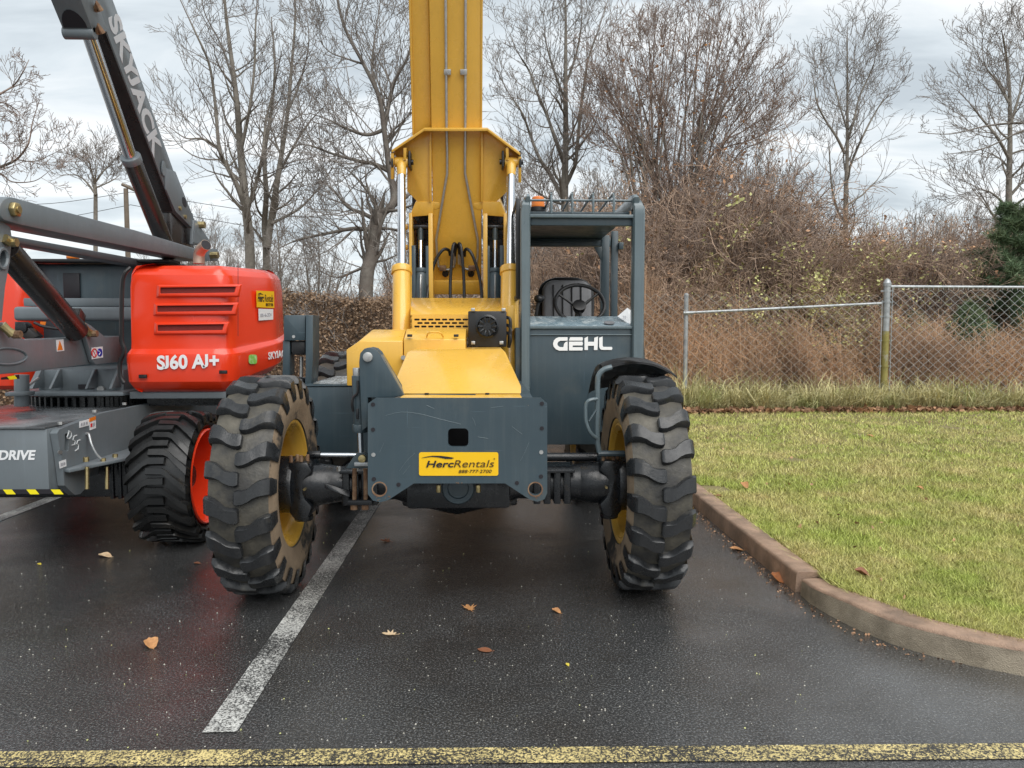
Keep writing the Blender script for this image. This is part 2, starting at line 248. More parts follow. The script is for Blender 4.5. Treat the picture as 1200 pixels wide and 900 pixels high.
class B:
    def __init__(s): s.bm = bmesh.new()
    def v(s, p): return s.bm.verts.new(p)
    def face(s, pts, mi=0):
        f = s.bm.faces.new([s.v(p) for p in pts]); f.material_index = mi; return f
    def hexa(s, a, b):          # two quads, matching corners
        va = [s.v(p) for p in a]; vb = [s.v(p) for p in b]; n = len(a)
        s.bm.faces.new(va[::-1]); s.bm.faces.new(vb)
        for i in range(n): s.bm.faces.new((va[i], va[(i+1) % n], vb[(i+1) % n], vb[i]))
        return s
    def box(s, x0, x1, y0, y1, z0, z1):
        return s.hexa([(x0, y0, z0), (x1, y0, z0), (x1, y1, z0), (x0, y1, z0)], [(x0, y0, z1), (x1, y0, z1), (x1, y1, z1), (x0, y1, z1)])
    def prism(s, pts, ext):     # planar polygon extruded by a vector
        e = Vector(ext); pts = [Vector(p) for p in pts]
        return s.hexa(pts, [p+e for p in pts])
    def holed(s, outer, holes, ext):
        e = Vector(ext); loops = [[Vector(p) for p in outer]]+[[Vector(p) for p in h] for h in holes]
        for off in (Vector((0, 0, 0)), e):
            ed = []
            for lp in loops:
                vs = [s.v(p+off) for p in lp]
                ed += [s.bm.edges.new((vs[i], vs[(i+1) % len(vs)])) for i in range(len(vs))]
            bmesh.ops.triangle_fill(s.bm, edges=ed, use_beauty=True, use_dissolve=False)
        for lp in loops:
            n = len(lp)
            for i in range(n): s.face([lp[i], lp[(i+1) % n], lp[(i+1) % n]+e, lp[i]+e])
        bmesh.ops.remove_doubles(s.bm, verts=s.bm.verts, dist=1e-5)
        return s
    def tube(s, pts, r, n=10, cap=True, sub=0):
        pts = [Vector(p) for p in pts]
        if sub: pts = catmull(pts, sub)
        rs = r if isinstance(r, (list, tuple)) else [r]*len(pts)
        if len(rs) != len(pts): rs = list(np.interp(np.linspace(0, 1, len(pts)), np.linspace(0, 1, len(rs)), rs))
        prev = None; t0 = (pts[1]-pts[0]).normalized(); up = Vector((0, 0, 1)) if abs(t0.z) < .9 else Vector((1, 0, 0))
        nx = t0.cross(up).normalized()
        for i, p in enumerate(pts):
            t = (pts[min(i+1, len(pts)-1)]-pts[max(i-1, 0)]).normalized()
            nx = (nx-t*nx.dot(t)).normalized(); ny = t.cross(nx)
            ring = [s.v(p+(nx*math.cos(2*math.pi*k/n)+ny*math.sin(2*math.pi*k/n))*rs[i]) for k in range(n)]
            if prev:
                for k in range(n): s.bm.faces.new((prev[k], prev[(k+1) % n], ring[(k+1) % n], ring[k]))
            elif cap: s.bm.faces.new(ring[::-1])
            prev = ring
        if cap: s.bm.faces.new(prev)
        return s
    def cyl(s, a, b, r, n=20, r2=None): return s.tube([a, b], [r, r if r2 is None else r2], n)
    def lathe(s, prof, o, axis='X', n=40, closed=False):    # prof: (t along axis, radius)
        o = Vector(o); A = {'X': (Vector((1, 0, 0)), Vector((0, -1, 0)), Vector((0, 0, 1))), 'Y': (Vector((0, 1, 0)), Vector((1, 0, 0)), Vector((0, 0, 1))), 'Z': (Vector((0, 0, 1)), Vector((1, 0, 0)), Vector((0, 1, 0)))}[axis]
        rings = []
        for t, r in prof:
            rings.append([s.v(o+A[0]*t+(A[1]*math.cos(2*math.pi*k/n)+A[2]*math.sin(2*math.pi*k/n))*r) for k in range(n)])
        m = len(rings)
        for i in range(m if closed else m-1):
            a, b = rings[i], rings[(i+1) % m]
            for k in range(n): s.bm.faces.new((a[k], a[(k+1) % n], b[(k+1) % n], b[k]))
        if not closed:
            for rg in (rings[0], rings[-1]): s.bm.faces.new(rg)
        return s
    def ball(s, c, r, sx=1, sy=1, sz=1, u=14, w=8):
        bmesh.ops.create_uvsphere(s.bm, u_segments=u, v_segments=w, radius=r, matrix=Matrix.Translation(c) @ Matrix.Diagonal((sx, sy, sz, 1))); return s
    def done(s, name, m, parent=None, bevel=0, seg=2, smooth=35, label=None, ang=28):
        bm = s.bm
        bmesh.ops.recalc_face_normals(bm, faces=bm.faces)
        if bevel:
            ed = [e for e in bm.edges if len(e.link_faces) == 2 and e.calc_face_angle(0) > R(ang)]
            bmesh.ops.bevel(bm, geom=ed, offset=bevel, offset_type='OFFSET', segments=seg, profile=.5, affect='EDGES', clamp_overlap=True)
        if parent is not None and parent.name in ORG:
            bmesh.ops.translate(bm, verts=bm.verts, vec=-ORG[parent.name])
        me = bpy.data.meshes.new(name); bm.to_mesh(me); bm.free(); finish(me, smooth)
        for k in (m if isinstance(m, (list, tuple)) else [m]): me.materials.append(k)
        o = bpy.data.objects.new(name, me); link(o, parent)
        if parent is not None: ORG[o.name] = ORG.get(parent.name, Vector((0, 0, 0)))
        else: ORG[o.name] = Vector((0, 0, 0))
        if label: o['label'] = label
        return o
def catmull(P, sub):
    P = [Vector(p) for p in P]; out = []
    for i in range(len(P)-1):
        a, b, c, d = P[max(i-1, 0)], P[i], P[i+1], P[min(i+2, len(P)-1)]
        for k in range(sub):
            t = k/sub
            out.append(.5*((2*b)+(c-a)*t+(2*a-5*b+4*c-d)*t*t+(3*b-a-3*c+d)*t**3))
    out.append(P[-1]); return out
def mesh_np(name, verts, faces, m, parent=None, smooth=False):
    me = bpy.data.meshes.new(name); verts = np.asarray(verts, np.float32).reshape(-1, 3); faces = np.asarray(faces, np.int32); k = faces.shape[1]
    if parent is not None and parent.name in ORG: verts = verts-np.array(ORG[parent.name], np.float32)
    me.vertices.add(len(verts)); me.vertices.foreach_set('co', verts.ravel())
    me.loops.add(faces.size); me.loops.foreach_set('vertex_index', faces.ravel())
    me.polygons.add(len(faces)); me.polygons.foreach_set('loop_start', np.arange(0, faces.size, k, dtype=np.int32)); me.polygons.foreach_set('loop_total', np.full(len(faces), k, np.int32))
    if smooth: me.polygons.foreach_set('use_smooth', np.ones(len(faces), bool))
    me.update(calc_edges=True); me.materials.append(m)
    return link(bpy.data.objects.new(name, me), parent)
def text(s, o, xa, up, h, m, parent, name='lettering', shear=0, bold=0, ext=.001, stretch=1, width=None, align='LEFT'):
    cu = bpy.data.curves.new(name, 'FONT'); cu.body = s; cu.size = 1; cu.shear = shear; cu.offset = bold; cu.extrude = ext/h if h else ext; cu.resolution_u = 4; cu.align_x = align
    to = bpy.data.objects.new(name, cu); COL.objects.link(to); bpy.context.view_layer.update()
    me = bpy.data.meshes.new_from_object(to); bpy.data.objects.remove(to); bpy.data.curves.remove(cu)
    co = np.zeros(len(me.vertices)*3, np.float32); me.vertices.foreach_get('co', co); co = co.reshape(-1, 3)
    cap = .70; co[:, :2] *= h/cap; co[:, 2] *= h
    if 'J' in s:            # seat the J on the baseline like the rest
        bm = bmesh.new(); bm.from_mesh(me); bm.verts.ensure_lookup_table(); seen = set()
        for v0 in bm.verts:
            if v0.index in seen: continue
            isl, stk = [], [v0]; seen.add(v0.index)
            while stk:
                q = stk.pop(); isl.append(q.index)
                for e in q.link_edges:
                    w = e.other_vert(q)
                    if w.index not in seen: seen.add(w.index); stk.append(w)
            y = co[isl, 1]
            if y.min() < -.06*h/cap and y.max() > .4*h/cap: co[isl, 1] = (y-y.min())/(y.max()-y.min())*h
        bm.free()
    if width: stretch = width/(co[:, 0].max()-co[:, 0].min())
    co[:, 0] *= stretch
    xa = np.array(Vector(xa).normalized()); up = np.array(Vector(up).normalized()); nn = np.cross(xa, up)
    out = np.array(o)+co[:, :1]*xa+co[:, 1:2]*up+co[:, 2:3]*nn
    if parent is not None: out = out-np.array(ORG[parent.name])
    me.vertices.foreach_set('co', out.astype(np.float32).ravel()); me.update(); me.materials.clear(); me.materials.append(m)
    o2 = bpy.data.objects.new(name, me); return link(o2, parent)
def circ(c, r, xa, ya, n=20): c = Vector(c); return [c+Vector(xa)*math.cos(2*math.pi*k/n)*r+Vector(ya)*math.sin(2*math.pi*k/n)*r for k in range(n)]
X, Y3, Z = Vector((1, 0, 0)), Vector((0, 1, 0)), Vector((0, 0, 1))
def front(pts, Y): return [at(px, py, Y) for px, py in pts]
def rrect(x0, x1, y0, y1, r, k=4):
    o = []
    for cx, cy, a in ((x1-r, y1-r, 0), (x0+r, y1-r, 90), (x0+r, y0+r, 180), (x1-r, y0+r, 270)):
        for i in range(k+1): t = R(a+90*i/k); o.append((cx+r*math.cos(t), cy+r*math.sin(t)))
    return o
# ------------------------------------------------------------------ the setting
def sheet(name, pts, m, kind='structure'):
    b = B(); b.face(pts); o = b.done(name, m); o['kind'] = kind; return o
g = B(); g.bm.faces.new([g.v((math.cos(2*math.pi*k/48)*1500, math.sin(2*math.pi*k/48)*1500, -.03)) for k in range(48)]); g.done('ground', M['litter'])['kind'] = 'structure'
sheet('parking_lot', [(-70, -40, 0), (40, -40, 0), (40, 12.4, 0), (-70, 12.4, 0)], M['asphalt'])
sheet('woodland_floor', [(-200, 12.4, .02), (200, 12.4, .02), (200, 300, .3), (-200, 300, .3)], M['litter'])
for x0, x1, y0, y1 in ((-1.105, -.972, 2.92, 10.0), (-4.14, -4.005, 2.92, 10.0)):
    sheet('white_bay_line', [(x0, y0, .004), (x1, y0, .004), (x1, y1, .004), (x0, y1, .004)], M['whiteline'])
sheet('yellow_road_line', [(-14, 2.925, .004), (-14, 3.03, .004), (14, 2.52, .004), (14, 2.415, .004)], M['yellowline'])
# kerb: front base, back edge along the path
KC = [((1.856, 4.40), (1.975, 4.415)), ((1.850, 4.25), (1.975, 4.25)), ((1.878, 4.08), (2.02, 4.08)), ((1.93, 3.88), (2.08, 3.90)), ((2.021, 3.664), (2.165, 3.71)), ((2.13, 3.53), (2.27, 3.585)),
      ((2.26, 3.41), (2.385, 3.475)), ((2.43, 3.295), (2.53, 3.375)), ((2.66, 3.18), (2.73, 3.28)), ((3.0, 3.06), (3.04, 3.17)), ((3.5, 2.97), (3.52, 3.09)), ((4.2, 2.93), (4.2, 3.06))]
KC2 = [((4.215, 2.93), (4.215, 3.06)), ((8, 2.9), (8, 3.03)), ((12, 2.9), (12, 3.03))]
def kerb_stone(path, h, m, parent):
    b = B(); prev = None
    fine = []
    for i in range(len(path)-1):
        for k in range(3 if len(path) > 3 else 6):
            t = k/(3 if len(path) > 3 else 6); fine.append(tuple(Vector(path[i][j]).lerp(Vector(path[i+1][j]), t) for j in (0, 1)))
    fine.append((Vector(path[-1][0]), Vector(path[-1][1])))
    h_ = h
    for i, (f, k) in enumerate(fine):
        h = h_ if not isinstance(h_, tuple) else h_[0]+(h_[1]-h_[0])*min(1, i/8)
        k = k+(k-f).normalized()*.02; d = (k-f); w = random.uniform(-.002, .002)
        P = [(f, -.02), (f+d*.05, h*.86+w), (f+d*.09, h*.96+w), (f+d*.17, h+w), (k-d*.05, h+w), (k, h-.006), (k, -.02)]
        ring = [b.v((p.x, p.y, z)) for p, z in P]
        if prev: 
            for q in range(len(ring)): b.bm.faces.new((prev[q], prev[(q+1) % 7], ring[(q+1) % 7], ring[q])).material_index = 1 if 1 <= q <= 5 else 0
        else: b.bm.faces.new(ring)
        prev = ring
    b.bm.faces.new(prev[::-1]); return b.done('kerb_stone', m, parent, smooth=50)
kerb = empty('kerb', (2, 4.4, 0)); kerb['kind'] = 'structure'
for y0 in (4.445, 7.45, 10.46): kerb_stone([((1.842, y0), (1.977, y0)), ((1.848, y0+2.985), (1.99, y0+2.985))], .124, [M['kerb'], M['kerb']], kerb)
kerb_stone(KC, (.098, .128), [M['kerbcurve'], M['kerb']], kerb); kerb_stone(KC2, .125, [M['kerbcurve'], M['kerb']], kerb)
EDGE = sorted([(b[1], b[0]) for a, b in KC+KC2 if b[1] < 4.5])
def edge_x(y): return 1.995 if y > 4.44 else float(np.interp(y, [3.03]+[e[0] for e in EDGE if e[0] > 3.04], [12]+[e[1] for e in EDGE if e[0] > 3.04]))
def lawn_z(x, y): return .108+.016*math.sin(x*1.3+y*.7)*math.sin(y*.9-x*.4)+.01*min(1, max(0, (y-4)/8))
ys = [3.035, 3.06, 3.1, 3.17, 3.28, 3.4, 3.6, 3.8, 4.1, 4.44]+list(np.linspace(4.8, 14.6, 26)); xs = [0, .3, .7, 1.2, 1.8, 2.5, 3.3, 4.2, 5.5, 7, 9, 12, 18, 28]
V, Fq = [], []
for j, y in enumerate(ys):
    for i, x in enumerate(xs): xx = edge_x(y)+x-.0; V.append((xx, y, lawn_z(xx, y)-(.012 if i == 0 else 0)))
n = len(xs)
for j in range(len(ys)-1):
    for i in range(n-1): Fq.append((j*n+i, j*n+i+1, (j+1)*n+i+1, (j+1)*n+i))
mesh_np('lawn', V, Fq, M['soil'], smooth=True)['kind'] = 'structure'
# ------------------------------------------------------------------ wheels
def loader_tyre(o, parent, Rr=.65, W=.35, nl=20, sidemud=True, mats=None, rim_r=.32, chev=1, lugst=None, lug_h=.034, lw=.86):
    """carcass lathe along X plus moulded tread bars"""
    b = B(); o = Vector(o); h = W/2; c = Rr-lug_h; s = Rr/.65
    prof = [(-h*.72, rim_r), (-h*.88, rim_r+.02), (-h, rim_r+(c-rim_r)*.45), (-h, rim_r+(c-rim_r)*.58), (-h*.97, c-.07*s), (-h*.90, c-.025*s), (-h*.55, c-.006), (0, c)]
    prof = prof+[(-t, r) for t, r in prof[-2::-1]]
    b.lathe(prof, o, 'X', 64, closed=True)
    nside = len(prof)
    b.bm.faces.ensure_lookup_table()
    for f in b.bm.faces:
        cx = f.calc_center_median(); rr = math.hypot(cx.y-o.y, cx.z-o.z); f.material_index = 2 if abs(cx.x-o.x) > h*.93 and rr < c-.04*s else 1
    lugst = lugst or [(1.035, -.10, .0, .044), (.98, -.03, .0, .053), (.84, -.004, .002, .054), (.66, 0, .010, .051), (.50, 0, .026, .046), (.36, 0, .046, .042), (.20, 0, .056, .045), (.06, 0, .058, .048), (-.02, 0, .058, .044), (-.06, -.004, .058, .036)]
    for sd in (-1, 1):
        for k in range(nl):
            p0 = 2*math.pi*(k+(0 if sd < 0 else .5))/nl+random.uniform(-.008, .008); prev = None; wear = random.uniform(-.003, .003)
            for u, dr, cc, hw in lugst:
                rt = Rr+dr*s+wear+random.uniform(-.002, .002); hw2 = hw*s*lw; ring = []
                for off, rad in ((-hw2*1.16, c-.02 if dr > -.05 else rt-.04), (-hw2, rt-.008), (-hw2*.86, rt), (hw2*.86, rt), (hw2, rt-.008), (hw2*1.16, c-.02 if dr > -.05 else rt-.04)):
                    a = p0-chev*(cc*s)/Rr+off/Rr
                    ring.append(b.v(o+Vector((sd*u*h, -rad*math.cos(a), rad*math.sin(a)))))
                if prev:
                    for q in range(5): b.bm.faces.new((prev[q], prev[q+1], ring[q+1], ring[q])).material_index = 0
                else: b.bm.faces.new(ring).material_index = 0
                prev = ring
            b.bm.faces.new(prev[::-1]).material_index = 0
    # keep normals outward per island
    return b.done('tyre', mats, parent, smooth=38)
def wheel(root, c, side, name='wheel', Rr=.65):
    """side = +1 when the outside of the wheel faces +X"""
    w = empty(name, c, parent=root); c = Vector(c)
    loader_tyre(c, w, Rr=Rr, mats=[M['rubber'], M['mudrubber'], M['mudside']], rim_r=.365)
    b = B(); s = side
    b.lathe([(-.13, .375), (-.146, .38), (-.148, .37), (-.14, .352), (-.12, .33), (.06, .32), (.10, .33), (.14, .352), (.148, .37), (.146, .38), (.13, .375), (.13, .345), (.10, .315), (.06, .305), (-.12, .315), (-.14, .34)], c, 'X', 48, closed=True)
    b.done('rim', M['yellow'], w, smooth=45)
    b = B(); b.lathe([(s*.09, .318), (s*.06, .2), (s*.03, .17), (s*.03, .01), (s*.05, .01), (s*.05, .16), (s*.085, .19), (s*.115, .318)], c, 'X', 40, closed=True)
    for k in range(6):
        a = 2*math.pi*(k+.5)/6; b.box(c.x+s*.02-.005, c.x+s*.075, c.y-.004, c.y+.004, c.z-.004, c.z+.004)
    b.done('disc', M['yellow'], w, smooth=45)
    for k in range(10):
        a = 2*math.pi*k/10; p = c+Vector((-s*.02, math.cos(a)*.135, math.sin(a)*.135)); B().cyl(p, p+Vector((s*.06, 0, 0)), .014, 6).done('lug_nut', M['rust'], w)
    return w
# ------------------------------------------------------------------ the telehandler
T = empty('telehandler', (-.178, 6.1, 0), 'yellow and dark grey telehandler with raised boom, big lugged tyres and open cab', 'telehandler')
BO = Vector((-.2585, 7.0, 1.935)); BT = Vector((-.2355, 6.27, 4.175)); BA = (BT-BO).normalized(); BN = (X.cross(BA)).normalized()
if BN.y > 0: BN = -BN                    # toward the camera
def ob(px, py, off=0): return onp(px, py, BO+BN*off, BN)
def bx3(b, x0, x1, s0, s1, d0, d1):      # box in boom axes: across, along, depth behind the underside
    f = lambda x, s, d: BO+X*x+BA*s-BN*d
    return b.hexa([f(x0, s0, d0), f(x1, s0, d0), f(x1, s0, d1), f(x0, s0, d1)], [f(x0, s1, d0), f(x1, s1, d0), f(x1, s1, d1), f(x0, s1, d1)])
# wheels
WC = {'fl': (-1.305, 4.62, .65), 'fr': (.945, 4.62, .65), 'rl': (-1.335, 7.2, .69), 'rr': (.965, 7.2, .69)}
for k, c in WC.items(): wheel(T, c, -1 if c[0] < -.2 else 1, Rr=c[2])
# boom
b = B(); bx3(b, -.212, .212, -.02, 7.0, 0, .42); b.done('boom', M['yellow'], T, .012)
b = B(); bx3(b, -.372, -.216, 2.03-.86, 7.0, .055, .36); b.done('boom_side_box', M['yellow'], T, .006)
b = B(); bx3(b, -.375, -.358, 2.03-.86, 7.0, .04, .055); bx3(b, .198, .214, 1.25, 7.0, -.006, -.001); b.done('boom_edge_strip', M['yellow'], T, .002)
# wing bracket at the lift cylinder heads
f = B()
Lp = [(461.5, 177), (498, 153), (506, 153), (506, 236.5), (516, 237.5), (515, 244), (509, 245.5), (497, 244.5), (477, 224), (477, 184), (464, 184)]
Rp = [(564, 153), (571, 153), (608.5, 181), (608.5, 186), (594, 186), (594, 225), (572, 245.5), (560, 246), (555, 243), (555, 238), (564, 237)]
for P in (Lp, Rp): f.prism([ob(x, y, .004) for x, y in P], BN*-.03)
f.done('wing_plate', M['yellow'], T, .004)
f = B()
Tp = [(461, 177.5), (498, 152.5), (571, 152.5), (609, 181)]
for i in range(3):
    a0, a1 = ob(*Tp[i], .0), ob(*Tp[i+1], .0)
    f.hexa([a0, a1, a1+BA*.022, a0+BA*.022], [a0+BN*.13, a1+BN*.13, a1+BN*.13+BA*.022, a0+BN*.13+BA*.022])
for x, y0, y1 in ((461.5, 178, 208), (476, 172, 186), (594, 172, 186), (608.5, 182, 212)):
    a0, a1 = ob(x, y0), ob(x, y1); f.hexa([a0-X*.012, a0+X*.012, a1+X*.012, a1-X*.012], [p+BN*.12 for p in (a0-X*.012, a0+X*.012, a1+X*.012, a1-X*.012)])
f.done('wing_flange', M['yellow'], T, .003)
for sx, x in ((-1, 504.5), (1, 564.8)):
    a0, a1 = ob(x, 153), ob(x, 236); B().hexa([a0-X*.008, a0+X*.008, a1+X*.008, a1-X*.008], [p+BN*.03 for p in (a0-X*.008, a0+X*.008, a1+X*.008, a1-X*.008)]).done('wing_rib', M['yellow'], T, .002)
# lift cylinders
for sgn, x in ((-1, 470.5), (1, 599.2)):
    top = ob(x, 190, .07); X0 = top.x+(.005 if sgn < 0 else -.0); bot = Vector((at(470.3 if sgn < 0 else 596, 400, 5.62).x, 5.62, .95)); d = (bot-top).normalized()
    tb = at(x, 313, 1).z
    s = 0
    for k in range(400):
        p = top+d*(k*.005)
        q = p-EYE; py = 450-900*q.dot(UP)/q.dot(FW)
        if py > 314: s = k*.005; break
    jn = top+d*s
    B().cyl(top+d*.08, jn+d*.05, .033, 24).done('lift_rod', M['chrome'], T)
    B().cyl(jn, bot, .072, 28).done('lift_barrel', M['yellow'], T, .004)
    B().cyl(jn-d*.002, jn+d*.055, .082, 28).done('gland_collar', M['yellow'], T, .004)
    b = B(); b.cyl(top-X*.055, top+X*.055, .042, 20); b.cyl(top, top+d*.14, .045, 20, .036); b.done('rod_eye', M['yellow'], T, .003)
    for q in (-1, 1):
        b = B(); b.box(top.x+q*.072-.010, top.x+q*.072+.010, top.y-.06, top.y+.09, top.z-.055, top.z+.085); b.done('clevis_cheek', M['black'], T, .01)
    B().cyl(top-X*.10, top+X*.10, .022, 14).done('clevis_pin', M['axle'], T)
# tower uprights and slave cylinders at the boom foot
OFF = -.02
for sgn in (-1, 1):
    mx = (lambda p: p) if sgn < 0 else (lambda p: (1073.2-p[0], p[1]))
    f = B(); f.prism([ob(*mx(p), .012) for p in ((480, 253), (487, 236.5), (508, 236.5), (508, 252), (483, 254))], BN*-.34)
    f.done('tower_head', M['yellow'], T, .003)
    f = B(); o0 = at(*mx((479.5, 252)), 6.75); i0 = at(*mx((483, 252)), 6.75)
    x0, x1 = sorted((o0.x, i0.x)); f.box(x0, x1, 6.72, 7.2, 1.5, at(480, 250, 6.75).z); f.done('tower_plate', M['yellow'], T, .003)
    f = B(); o0 = at(*mx((502, 252)), 6.75); i0 = at(*mx((507, 252)), 6.75); x0, x1 = sorted((o0.x, i0.x)); f.box(x0, x1, 6.74, 7.2, 1.5, at(480, 250, 6.75).z); f.done('tower_plate', M['yellow'], T, .003)
    f = B(); o0 = at(*mx((483, 252)), 7.15); i0 = at(*mx((503, 252)), 7.15); x0, x1 = sorted((o0.x, i0.x)); f.box(x0, x1, 7.16, 7.2, 1.5, 2.82); f.done('tower_back', M['axle'], T)
    px = mx((493, 0))[0]
    a, c = at(px, 266, 6.86), at(px, 356, 6.74)
    B().cyl(a, at(px, 282, 6.84), .025, 14).done('slave_rod_end', M['teal'], T)
    B().cyl(a-X*.075, a+X*.075, .028, 14).done('slave_pin', M['axle'], T, .003)
    B().cyl(at(px, 280, 6.84), at(px, 318, 6.79), .02, 18).done('slave_rod', M['chrome'], T)
    B().cyl(at(px, 316, 6.79), c, .056, 24).done('slave_barrel', M['teal'], T, .004)
    B().cyl(at(px, 315, 6.79), at(px, 320, 6.785), .063, 24).done('slave_gland', M['teal'], T, .003)
    q = at(px, 322, 6.72); B().tube([q, q+Vector((0, -.03, -.06)), q+Vector((0, -.035, -.12)), q+Vector((0, -.02, -.25))], .007, 8).done('grease_line', M['steel'], T)
    f = B(); p = mx((485, 0))[0]; a = at(p, 290, 6.78); f.box(a.x-.018, a.x+.018, 6.72, 6.8, 1.5, at(p, 288, 6.75).z); p = mx((501, 0))[0]; a = at(p, 290, 6.78); f.box(a.x-.014, a.x+.014, 6.75, 6.8, 1.5, at(p, 288, 6.75).z); f.done('guide_bar', M['teal'], T, .003)
    for yy in (266, 290): 
        q = at(mx((478, 0))[0], yy, 6.85); B().cyl(q, q-X*sgn*-.04, .025, 14).done('pin_boss', M['yellow'], T, .004)
f = B(); bx3(f, -.225, .225, -.03, .10, -.05, -.003); f.done('boom_foot', M['yellow'], T, .01)
for px in (522, 552):
    c = ob(px, 320.5, .004); B().cyl(c, c+BN*.012, .03, 16).done('foot_boss', M['axle'], T)
# hydraulic hard lines, clamps and hoses under the boom
Q = lambda P, o=.018: [ob(x, y, o) for x, y in P]
B().tube(Q([(522, -40), (523.4, 152), (524, 180), (524, 203)])+Q([(511, 281), (512.3, 300), (513.5, 312), (518, 316), (526, 316), (532, 312), (533.5, 303)]), .011, 10).done('hard_line', M['steel'], T)
B().tube(Q([(545.7, -40), (545.2, 152), (545, 180), (545, 203)])+Q([(560, 281), (559.8, 300), (558, 313), (552, 316), (545, 315), (540, 310), (538.5, 302)]), .011, 10).done('hard_line', M['steel'], T)
for px in (524.4, 543.4):
    c = ob(px, 84.5, .012); B().hexa([c+X*a*.028+BA*e*.022-BN*.012 for a, e in ((-1, -1), (1, -1), (1, 1), (-1, 1))], [c+X*a*.028+BA*e*.022+BN*.022 for a, e in ((-1, -1), (1, -1), (1, 1), (-1, 1))]).done('line_clamp', M['steel'], T, .004)
for px in (519, 553):
    c = ob(px, 314, .015); B().hexa([c+X*a*.03+BA*e*.022-BN*.01 for a, e in ((-1, -1), (1, -1), (1, 1), (-1, 1))], [c+X*a*.03+BA*e*.022+BN*.03 for a, e in ((-1, -1), (1, -1), (1, 1), (-1, 1))]).done('fitting', M['rust'], T, .004)
H = lambda P: [ob(x, y, o) for x, y, o in P]
for P in ([(500, 352, .3), (503, 330, .2), (510, 306, .14), (519, 293, .10), (525.5, 293, .06), (527.5, 299, .03)], [(527.5, 352, .3), (528, 325, .2), (530, 295, .12), (532, 286, .08), (534.2, 288, .05), (532.5, 300, .03)],
          [(544, 352, .3), (543.5, 325, .2), (541, 295, .12), (539, 286, .08), (537.5, 288, .05), (539, 300, .03)], [(565, 352, .3), (562, 325, .2), (554, 300, .14), (548, 292, .1), (544.8, 294, .06), (544.5, 300, .03)]):
    B().tube(H(P), .014, 10, sub=5).done('hydraulic_hose', M['black'], T)
for px, py in ((532, 303), (538.5, 303)):
    c = ob(px, py, .03); B().cyl(c-BA*.05, c+BA*.05, .017, 6).done('hose_end', M['steel'], T)
for i, (px, py) in enumerate(((483, 33.5), (487, 146.5), (501, 142), (505, 145), (480+2, 216))):
    pass
# chassis
f = B(); f.box(-.62, .26, 4.35, 8.3, .72, 1.18); f.box(-.60, -.57, 4.001, 4.349, .8, 1.18); f.box(.265, .295, 4.001, 4.349, .8, 1.18); f.done('chassis_frame', M['teal'], T, .01)
fp = [(440, 466.5), (634, 466.5), (641.3, 473), (641.3, 578), (638, 585), (630, 588), (621, 585.5), (592, 566.5), (485, 566.5), (455, 586), (446, 588.5), (437, 586.5), (431, 579), (431, 473)]
slot = [at(x, y, 3.97) for x, y in rrect(525, 549, 502, 523.5, 5)]
h1 = circ(at(444.7, 574, 3.97), .033, X, Z); h2 = circ(at(627.3, 572.6, 3.97), .033, X, Z)
f = B(); f.holed(front(fp, 3.97), [slot, h1, h2], (0, .03, 0)); f.done('front_plate', M['teal'], T)
for px, py in ((437, 474), (437, 503.5), (437.5, 533), (438, 561.5), (467, 568), (605.8, 566), (634, 558.5), (634.3, 530), (635, 502), (635, 473)):
    c = at(px, py, 3.967); B().cyl(c, c+Y3*.006, .011, 12).done('plate_bolt', M['ink'] if px not in (437.5, 634.3) else M['steel'], T)
for hx in (444.7, 627.3):
    c = at(hx, 573.5, 3.985)
for px in (444.7, 627.3):
    c = at(px, 573.3, 3.97); b = B(); b.lathe([(-.003, .040), (-.003, .034), (.012, .0335), (.012, .040)], c, 'Y', 24, closed=True); b.done('hole_rim', M['rust'], T)
B().box(-.568, .263, 4.33, 4.348, .75, 1.18).done('slot_dark_sheet', M['ink'], T)  # black sheet added so the front plate's slot looks dark inside
# rental sign on the plate
hs = front(rrect(491, 584, 530, 557.5, 2.5), 3.966); f = B(); f.prism(hs, (0, .003, 0)); sg = f.done('rental_sign', M['herc'], T)
s9 = 3.963
text('Herc', at(498.5, 547.6, s9), X, Z, .034, M['ink'], sg, shear=.22, bold=.02, width=.145)
text('Rentals', at(530.5, 547.6, s9), X, Z, .038, M['brownink'], sg, shear=.22, bold=-.004, width=.21)
text('888·777·2700', at(537, 554.2, s9), X, Z, .0165, M['brownink'], sg, shear=.2, bold=0, width=.172)
text('®', at(578.5, 538.4, s9), X, Z, .007, M['brownink'], sg)
f = B(); f.prism(front([(494, 536.5), (499, 535.2), (507, 534), (516, 534.1), (524, 535), (532, 536.4), (529.5, 537.8), (522, 537.7), (514, 536), (506, 535.3)], 3.965), (0, -.002, 0)); f.done('swoosh', M['ink'], sg)
